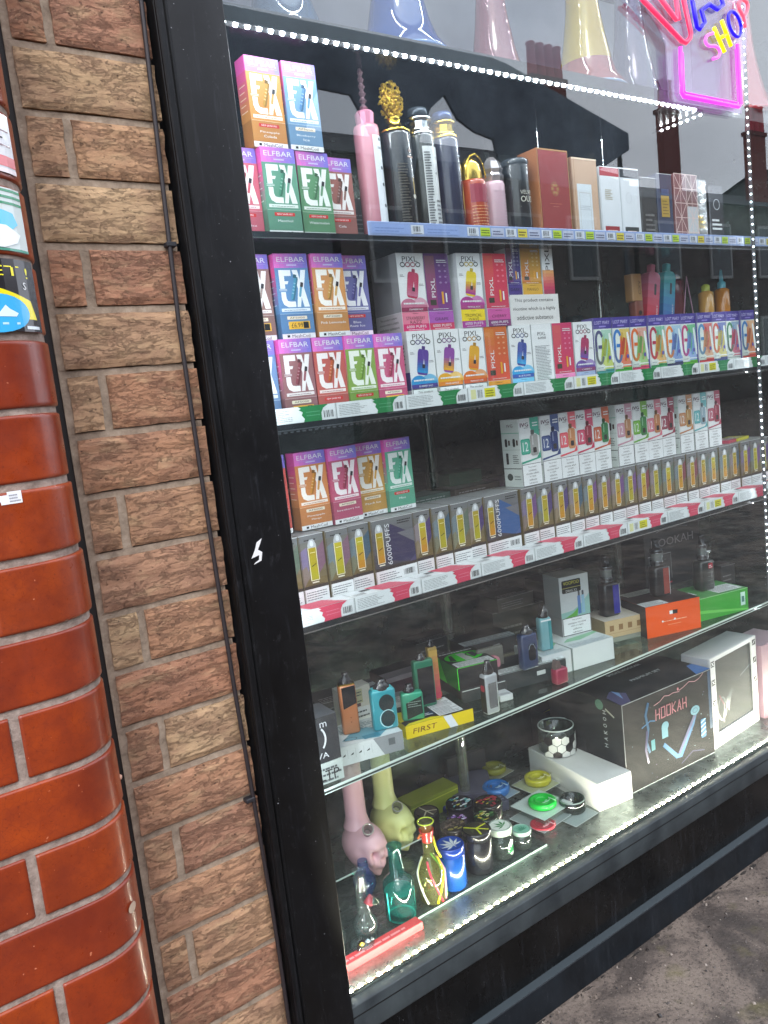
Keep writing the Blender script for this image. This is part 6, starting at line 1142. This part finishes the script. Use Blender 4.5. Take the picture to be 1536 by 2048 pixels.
def dhk(F, T, Lf, Rt):
    w, h, d = .298, .204, .225; F.rect(0, 0, w, h, C('#08090b', .8)); R = random.Random(4)
    hook(F, w*.35, h*.68, .0185, .0235, .003, C('#c07a84', .4)); hook(F, w*.35+.0008, h*.68+.0008, .0185, .0235, .0009, '#2a1a22', 6)
    F.line([(.10, h*.85), (.12, h*.87), (.135, h*.91), (.15, h*.895), (.165, h*.905), (.185, h*.89)], .0016, C('#b08088'), 5); F.line([(.185, h*.905), (.20, h*.92), (.22, h*.955), (.24, h*.93), (.255, h*.945), (.27, h*.985)], .0016, C('#b08088'), 5); F.ell(.181, h*.925, .003, .004, C('#b8747c'), 6, 8)
    bl, bl2, pl = C('#2f5f88', .6), C('#5f8c9c', .6), C('#2c2848', .6)
    F.line([(.082, h*.90), (.072, h*.78), (.078, h*.62), (.070, h*.48), (.078, h*.36)], .007, C('#2c5474', .3), 3); F.line([(.058, h*.66), (.085, h*.70), (.10, h*.68)], .003, bl, 4); F.rect(.084, h*.36, .096, h*.48, C('#3f7a84', .3), 4); F.line([(.074, h*.60), (.066, h*.4), (.072, h*.25)], .006, C('#3a3458', .3), 3)
    F.ell(.132, h*.575, .012, .010, bl2, 5, 14); F.rect(.120, h*.44, .140, h*.57, bl2, 4); F.line([(.126, h*.36), (.165, h*.17), (.180, h*.16), (.225, h*.45), (.235, h*.55)], .010, bl, 4); F.line([(.175, h*.20), (.232, h*.54)], .008, C('#45476a', .6), 5); F.ell(.235, h*.60, .016, .011, bl2, 6, 16); F.ring(.235, h*.60, .009, .006, .0015, C('#3a5a74'), 7, 12)
    F.rr(.252, h*.24, .270, h*.46, .004, bl, 5); [F.line([(.253, h*(.27+.05*k)), (.269, h*(.30+.05*k))], .002, C('#a8d0e0'), 6) for k in range(4)]; F.rect(.286, h*.3, .296, h*.98, C('#24405c'), 2); F.line([(.18, h*.06), (.22, h*.14), (.26, h*.09)], .003, pl, 3)
    for k in range(22): x, z = R.uniform(.02, .28), R.uniform(.02, .9)*h; F.ell(x, z, R.uniform(.0006, .0018), R.uniform(.0006, .0016), C(R.choice(['#4c6478', '#6c5c84', '#8a9ca8'])), 3, 6)
    for k in range(0): x = R.uniform(.04, .25); F.line([(x, R.uniform(0, .2)*h), (x+R.uniform(-.03, .04), R.uniform(.2, .4)*h)], .0015, C('#2f3c48'), 2)
    for a in ((0, h-.0012, w, h), (0, 0, w, .0012), (0, 0, .0009, h)): F.rect(*a, C('#aeb4b8', .25), 7)
    T.rect(0, 0, w, d, C('#1c1f22', .6)); T.text('SMOKE HOOKAH', w*.55, d*.62, .010, C('#d5d8da'), 2, w=.11); T.text('PREMIUM SET', w*.58, d*.36, .010, C('#d5d8da'), 2, w=.10); T.poly([(0, 0), (.03, .0), (.06, .04), (.04, .07), (.01, .05)], C('#4a4870', .3), 2); T.poly([(.03, .02), (.05, .05), (.045, .07)], C('#7c9ccc', .3), 3); T.poly([(w-.05, .0), (w, 0), (w, .05), (w-.02, .05)], C('#3c6cac', .3), 2)
    Lf.rect(0, 0, d, h, C('#14181a', .6)); Lf.rect(0, 0, d*.5, h*.45, '#1e2325', 2)
    for k in range(6): Lf.text('HOOKAH'[k], d*.78, h*(.86-.075*k), .010, C('#a9aeb0'), 3, rot=90, w=.008)
    Lf.ell(d*.72, h*.93, .012, .012, C('#4a6c5c', .3), 3, 10); Lf.line([(d*.8, h*.9), (d*.9, h*.84)], .004, C('#8c8f84'), 3)
carton('hookah_box', 'large black box lettered HOOKAH with blue pipe artwork', 'box', (1.306, .094, ZD), -3.4, .298, .225, .204, '#15181b', dhk)
fr = thing('picture_box', 'white framed box with a dark grey window front beside the black hookah box', 'box', (1.612, .082, ZD), 3.5); b = MB(); w_, h_ = .215, .222
b.box(0, w_, .004, .075, 0, h_, C('#b9babc', .4), .002); b.build('box_body', fr)
b = MB()
for a in ((0, w_, 0, .034), (0, w_, h_-.010, h_), (0, .022, .034, h_-.010), (w_-.022, w_, .034, h_-.010)): b.box(a[0], a[1], 0, .0038, a[2], a[3], C('#cfd0d2', .4))
b.build('frame', fr); b = MB(); p = Pn(b, (0, .0038, 0), (1, 0, 0), (0, 0, 1)); p.rect(.022, .034, w_-.022, h_-.01, C('#262c2d', .6), 1); p.ring(.05, .085, .02, .03, .004, C('#6c7274', .2), 2, 16); p.poly([(.06, .1), (.1, .12), (.08, .07)], C('#565e5f', .2), 2); p.line([(.14, .14), (.19, .155)], .003, C('#7a8284', .2), 2); p.line([(.04, .12), (.06, .09), (.055, .05)], .004, C('#7a5a60', .2), 2); b.build('window', fr)
b = MB(); p = Pn(b, (0, 0, 0), (1, 0, 0), (0, 0, 1))
for z in (.055, .105, .155, .20): p.rect(.003, z, .018, z+.014, INK, 1); p.line([(.006, z+.003), (.015, z+.011)], .0022, WHITE, 2); p.line([(.006, z+.011), (.015, z+.003)], .0022, WHITE, 2); p.rect(w_-.018, z, w_-.003, z+.014, INK, 1); p.line([(w_-.015, z+.003), (w_-.006, z+.011)], .0022, WHITE, 2)
b.build('printed_artwork', fr)
carton('pink_box', 'pale pink box at the right end of the deck', 'box', (1.842, .09, ZD), 0, .12, .09, .19, '#a88c98', lambda F, T, Lf, Rt: (F.rect(0, 0, .12, .02, '#8a6a76'), T.rect(0, 0, .12, .09, '#b8a0aa')))
carton('back_box', 'olive and white box behind the smoke hookah box', 'box', (1.40, .33, ZD), 0, .10, .06, .25, '#8a887c', lambda F, T, Lf, Rt: (F.rect(.07, .1, .1, .25, '#8c7c3c'), F.rect(0, 0, .06, .25, '#a9aaa4')))
carton('back_box', 'dark box with a yellow stripe behind the football ashtray', 'box', (1.33, .345, ZD), -8, .13, .06, .11, '#22262a', lambda F, T, Lf, Rt: (F.poly([(.0, .08), (.08, .095), (.13, .09), (.13, .1), (.06, .105), (0, .092)], '#c8cc1c'), T.poly([(0, .01), (.1, .02), (.13, .01), (.1, .04)], '#b8bc1c')))
carton('back_box', 'yellow green translucent long box lying behind the yellow skull bong', 'box', (.90, .330, ZD+.0045), 0, .13, .05, .045, '#8a8f1c', lambda F, T, Lf, Rt: (F.rect(0, .0, .13, .045, '#7f8a18'), F.rect(0, .036, .13, .038, '#b8c040', 2), T.rect(0, 0, .13, .05, '#9aa024')))
carton('back_box', 'flat dusty violet grey box behind the splashed jar', 'box', (1.005, .335, ZD), -35, .10, .11, .030, '#55536a', lambda F, T, Lf, Rt: T.rect(.004, .004, .096, .106, '#615f74'))

# ================================================================ TOP SHELF VASES AND NEON SIGN
ZV = 1.7
def vase(label, x, y, r, h, mat, sx=1.0, foot=None):
    t = thing('hookah_vase', label, 'vase', (x, y, ZV), 0, 'hookah vases on the topmost shelf'); b = MB()
    b.lathe([(.0001, 0), (r*.97, 0), (r, .004), (r*.97, .012), (r*.80, .030), (r*.66, .06), (r*.52, .11), (r*.42, .16), (r*.34, h*.8), (r*.30, h*.9), (r*.42, h)], mat, 36, Matrix.Diagonal((sx, 1, 1, 1))); b.build('glass_body', t)
    b = MB(); b.lathe([(r*.99, .001), (r*1.03, .004), (r*.99, .008)], foot or C('#8aa4c4', .12, 0, 0, .6), 36, Matrix.Diagonal((sx, 1, 1, 1))); b.build('base_ring', t)
    return t
vase('blue glass hookah vase on the topmost shelf, left of centre', .935, .150, .083, .30, clear('vase_blue', '#6f9cd8', 1.8, 1.65, .03, .6, '#2458a8'), foot=C('#5c88c4', .12, 0, 0, .6))
t = vase('red and yellow glass hookah vase on the topmost shelf, in the middle', 1.405, .145, .078, .30, clear('vase_rose', '#e0a090', 1.8, 1.65, .03, .5, '#b05048'), foot=C('#7c9cb8', .12, 0, 0, .6))
b = MB(); b.lathe([(.052, .060), (.042, .11), (.034, .16), (.028, .24)], clear('vase_yellow', '#e8d840', 1.5, 1.6, .03, .6, '#c8b020'), 24); b.build('yellow_band', t)
vase('lavender grey hookah vase on the topmost shelf beside the neon sign', 1.585, .17, .075, .30, clear('vase_grey', '#c0c0d4', 1.4, 1.65, .03, .4, '#70728c'))
vase('coral red hookah vase on the topmost shelf behind the neon sign', 1.925, .125, .080, .30, clear('vase_red', '#e07878', 1.8, 1.65, .03, .65, '#b02430'), foot=C('#b83840', .12, 0, 0, .6))
vase('smoky clear hookah vase at the left end of the topmost shelf', .72, .17, .075, .30, clear('vase_clear', '#b8c8d8', 1.8, 1.65, .03, .4, '#6a88a8'), foot=C('#6a7480', .12, 0, 0, .6))
vase('dusty pink hookah vase on the topmost shelf between the blue and the red vase', 1.165, .16, .060, .30, clear('vase_pink', '#d8a4ac', 1.4, 1.65, .03, .45, '#a86474'), foot=C('#a87884', .12, 0, 0, .6))
ns = thing('neon_sign', 'neon sign reading VAPE SHOP above a pink open square on clear acrylic', 'neon sign', (1.4424, -.0180, 1.6335)); ns.scale = (.949, .949, .949)
def NE(c, e): return C(c, .3, 0, e*1.25)
b = MB(); b.prism([(.006, .010), (.265, .012), (.300, .17), (.33, .45), (-.12, .45), (-.085, .20), (-.02, .150), (.004, .120)], .006, .009, clear('sign_acrylic', '#f6f0fa', 1.2, 1.5, .02, .10, '#d8cfe8')); b.build('backing_panel', ns)
def neon(nm, pts, c, e, r=.0042): b = MB(); b.tube([(x, 0, z) for x, z in pts], r*1.3, NE(c, e), 10); b.build(nm, ns)
def sm(pts, n=4):
    o_ = []
    for i in range(len(pts)-1):
        p0, p1, p2, p3 = pts[max(i-1, 0)], pts[i], pts[i+1], pts[min(i+2, len(pts)-1)]
        for k in range(n):
            t = k/n; o_.append(tuple(.5*(2*p1[j]+(p2[j]-p0[j])*t+(2*p0[j]-5*p1[j]+4*p2[j]-p3[j])*t*t+(3*p1[j]-p0[j]-3*p2[j]+p3[j])*t**3) for j in (0, 1)))
    return o_+[pts[-1]]
neon('square_tube', [(0.0428, 0.1151), (0.0389, 0.0279), (0.0464, 0.0214), (0.2434, 0.0223), (0.2533, 0.0289), (0.2506, 0.151)], '#e83ae0', .62, .0032)
neon('square_tube', [(0.0505, 0.1051), (0.0478, 0.0315), (0.0520, 0.0290), (0.2380, 0.0299), (0.2430, 0.0340), (0.2420, 0.140)], '#c83ac8', .5, .0014)
neon('letter_V', [(-0.0801, 0.1897), (0.0489, 0.1279), (0.0617, 0.1261), (0.0775, 0.1368), (0.0818, 0.1467), (0.0608, 0.2146)], '#f02a50', .6, .0034); neon('letter_V', [(-0.0191, 0.2005), (0.0351, 0.1658), (0.0439, 0.1672), (0.0364, 0.2103)], '#f03a5c', .6, .0034)
neon('letter_A', [(0.0913, 0.22), (0.1049, 0.1623), (0.1131, 0.1598), (0.1332, 0.1761), (0.1234, 0.1969), (0.1523, 0.2148), (0.1813, 0.2098), (0.2037, 0.2227), (0.1961, 0.2366)], '#1808c8', .8, .0032)
neon('letter_P', [(.235, .30), (.245, .40), (.29, .40), (.29, .34), (.24, .34)], '#f2e21a', .6, .0034); neon('letter_E', [(.36, .42), (.31, .42), (.30, .30), (.35, .30)], '#2fd83a', .6, .0034); neon('letter_E', [(.305, .36), (.34, .36)], '#2fd83a', .6, .0034)
neon('letter_S', sm([(0.1609, 0.1597), (0.1394, 0.1517), (0.1314, 0.1392), (0.1427, 0.1324), (0.1673, 0.135), (0.1824, 0.1276), (0.1759, 0.1152), (0.156, 0.1086)]), '#e85ad0', .62, .0024)
neon('letter_H', [(0.1645, 0.1716), (0.2002, 0.1282)], '#ece000', .8, .0030); neon('letter_H', [(0.1943, 0.1903), (0.2258, 0.1435)], '#ece000', .8, .0030); neon('letter_H', [(0.183, 0.1526), (0.2107, 0.1645)], '#ece000', .8, .0028)
neon('letter_O', [(0.2678, 0.1898), (0.268, 0.1824), (0.2658, 0.1757), (0.2615, 0.1706), (0.2555, 0.1675), (0.2483, 0.1667), (0.2408, 0.1683), (0.2336, 0.1721), (0.2274, 0.1777), (0.2229, 0.1845), (0.2205, 0.192), (0.2203, 0.1993), (0.2224, 0.2059), (0.2266, 0.2109), (0.2325, 0.2141), (0.2396, 0.215), (0.2471, 0.2135), (0.2543, 0.2098), (0.2606, 0.2043), (0.2652, 0.1974), (0.2678, 0.1898)], '#1808b8', .8, .0026)
neon('letter_P', sm([(0.2846, 0.1905), (0.2806, 0.2085), (0.2728, 0.217), (0.2635, 0.2252), (0.2646, 0.237), (0.2764, 0.2449), (0.2931, 0.2439), (0.2979, 0.2349), (0.2912, 0.222), (0.2792, 0.2132)]), '#ec4a60', .6, .0026)
b = MB()
for x in (.05, .25): b.tube([(x, .008, .42), (x, .008, .52)], .0008, CHROME)
b.build('hanging_wire', ns)
# supports between shelves: clear posts and chrome brackets
for i, x in enumerate((.62, 1.05, 1.62)):
    t = thing('shelf_post', ['twisted clear acrylic shelf post at the left back', 'clear acrylic shelf post in the middle back', 'clear acrylic shelf post at the right back'][i], 'post', (x, .33, ZD)); b = MB(); b.lathe([(.012, 0), (.012, 1.42)], clear('post_glass', '#cfd8d0', 2.0, 1.7, .04, .2, '#a8aa9c'), 10); b.build('rod', t)
for i, (x, z0, z1) in enumerate([(1.197, 1.398, 1.66), (1.38, 1.398, 1.66)]):
    b = MB(); b.tube([(x, .10, z0), (x, .10, z1)], .0011, CHROME); o = b.build('bead_chain'); o['label'] = ['thin bright hanging chain in front of the tall red perfume box', 'thin bright hanging chain over the white perfume boxes'][i]; o['category'] = 'chain'
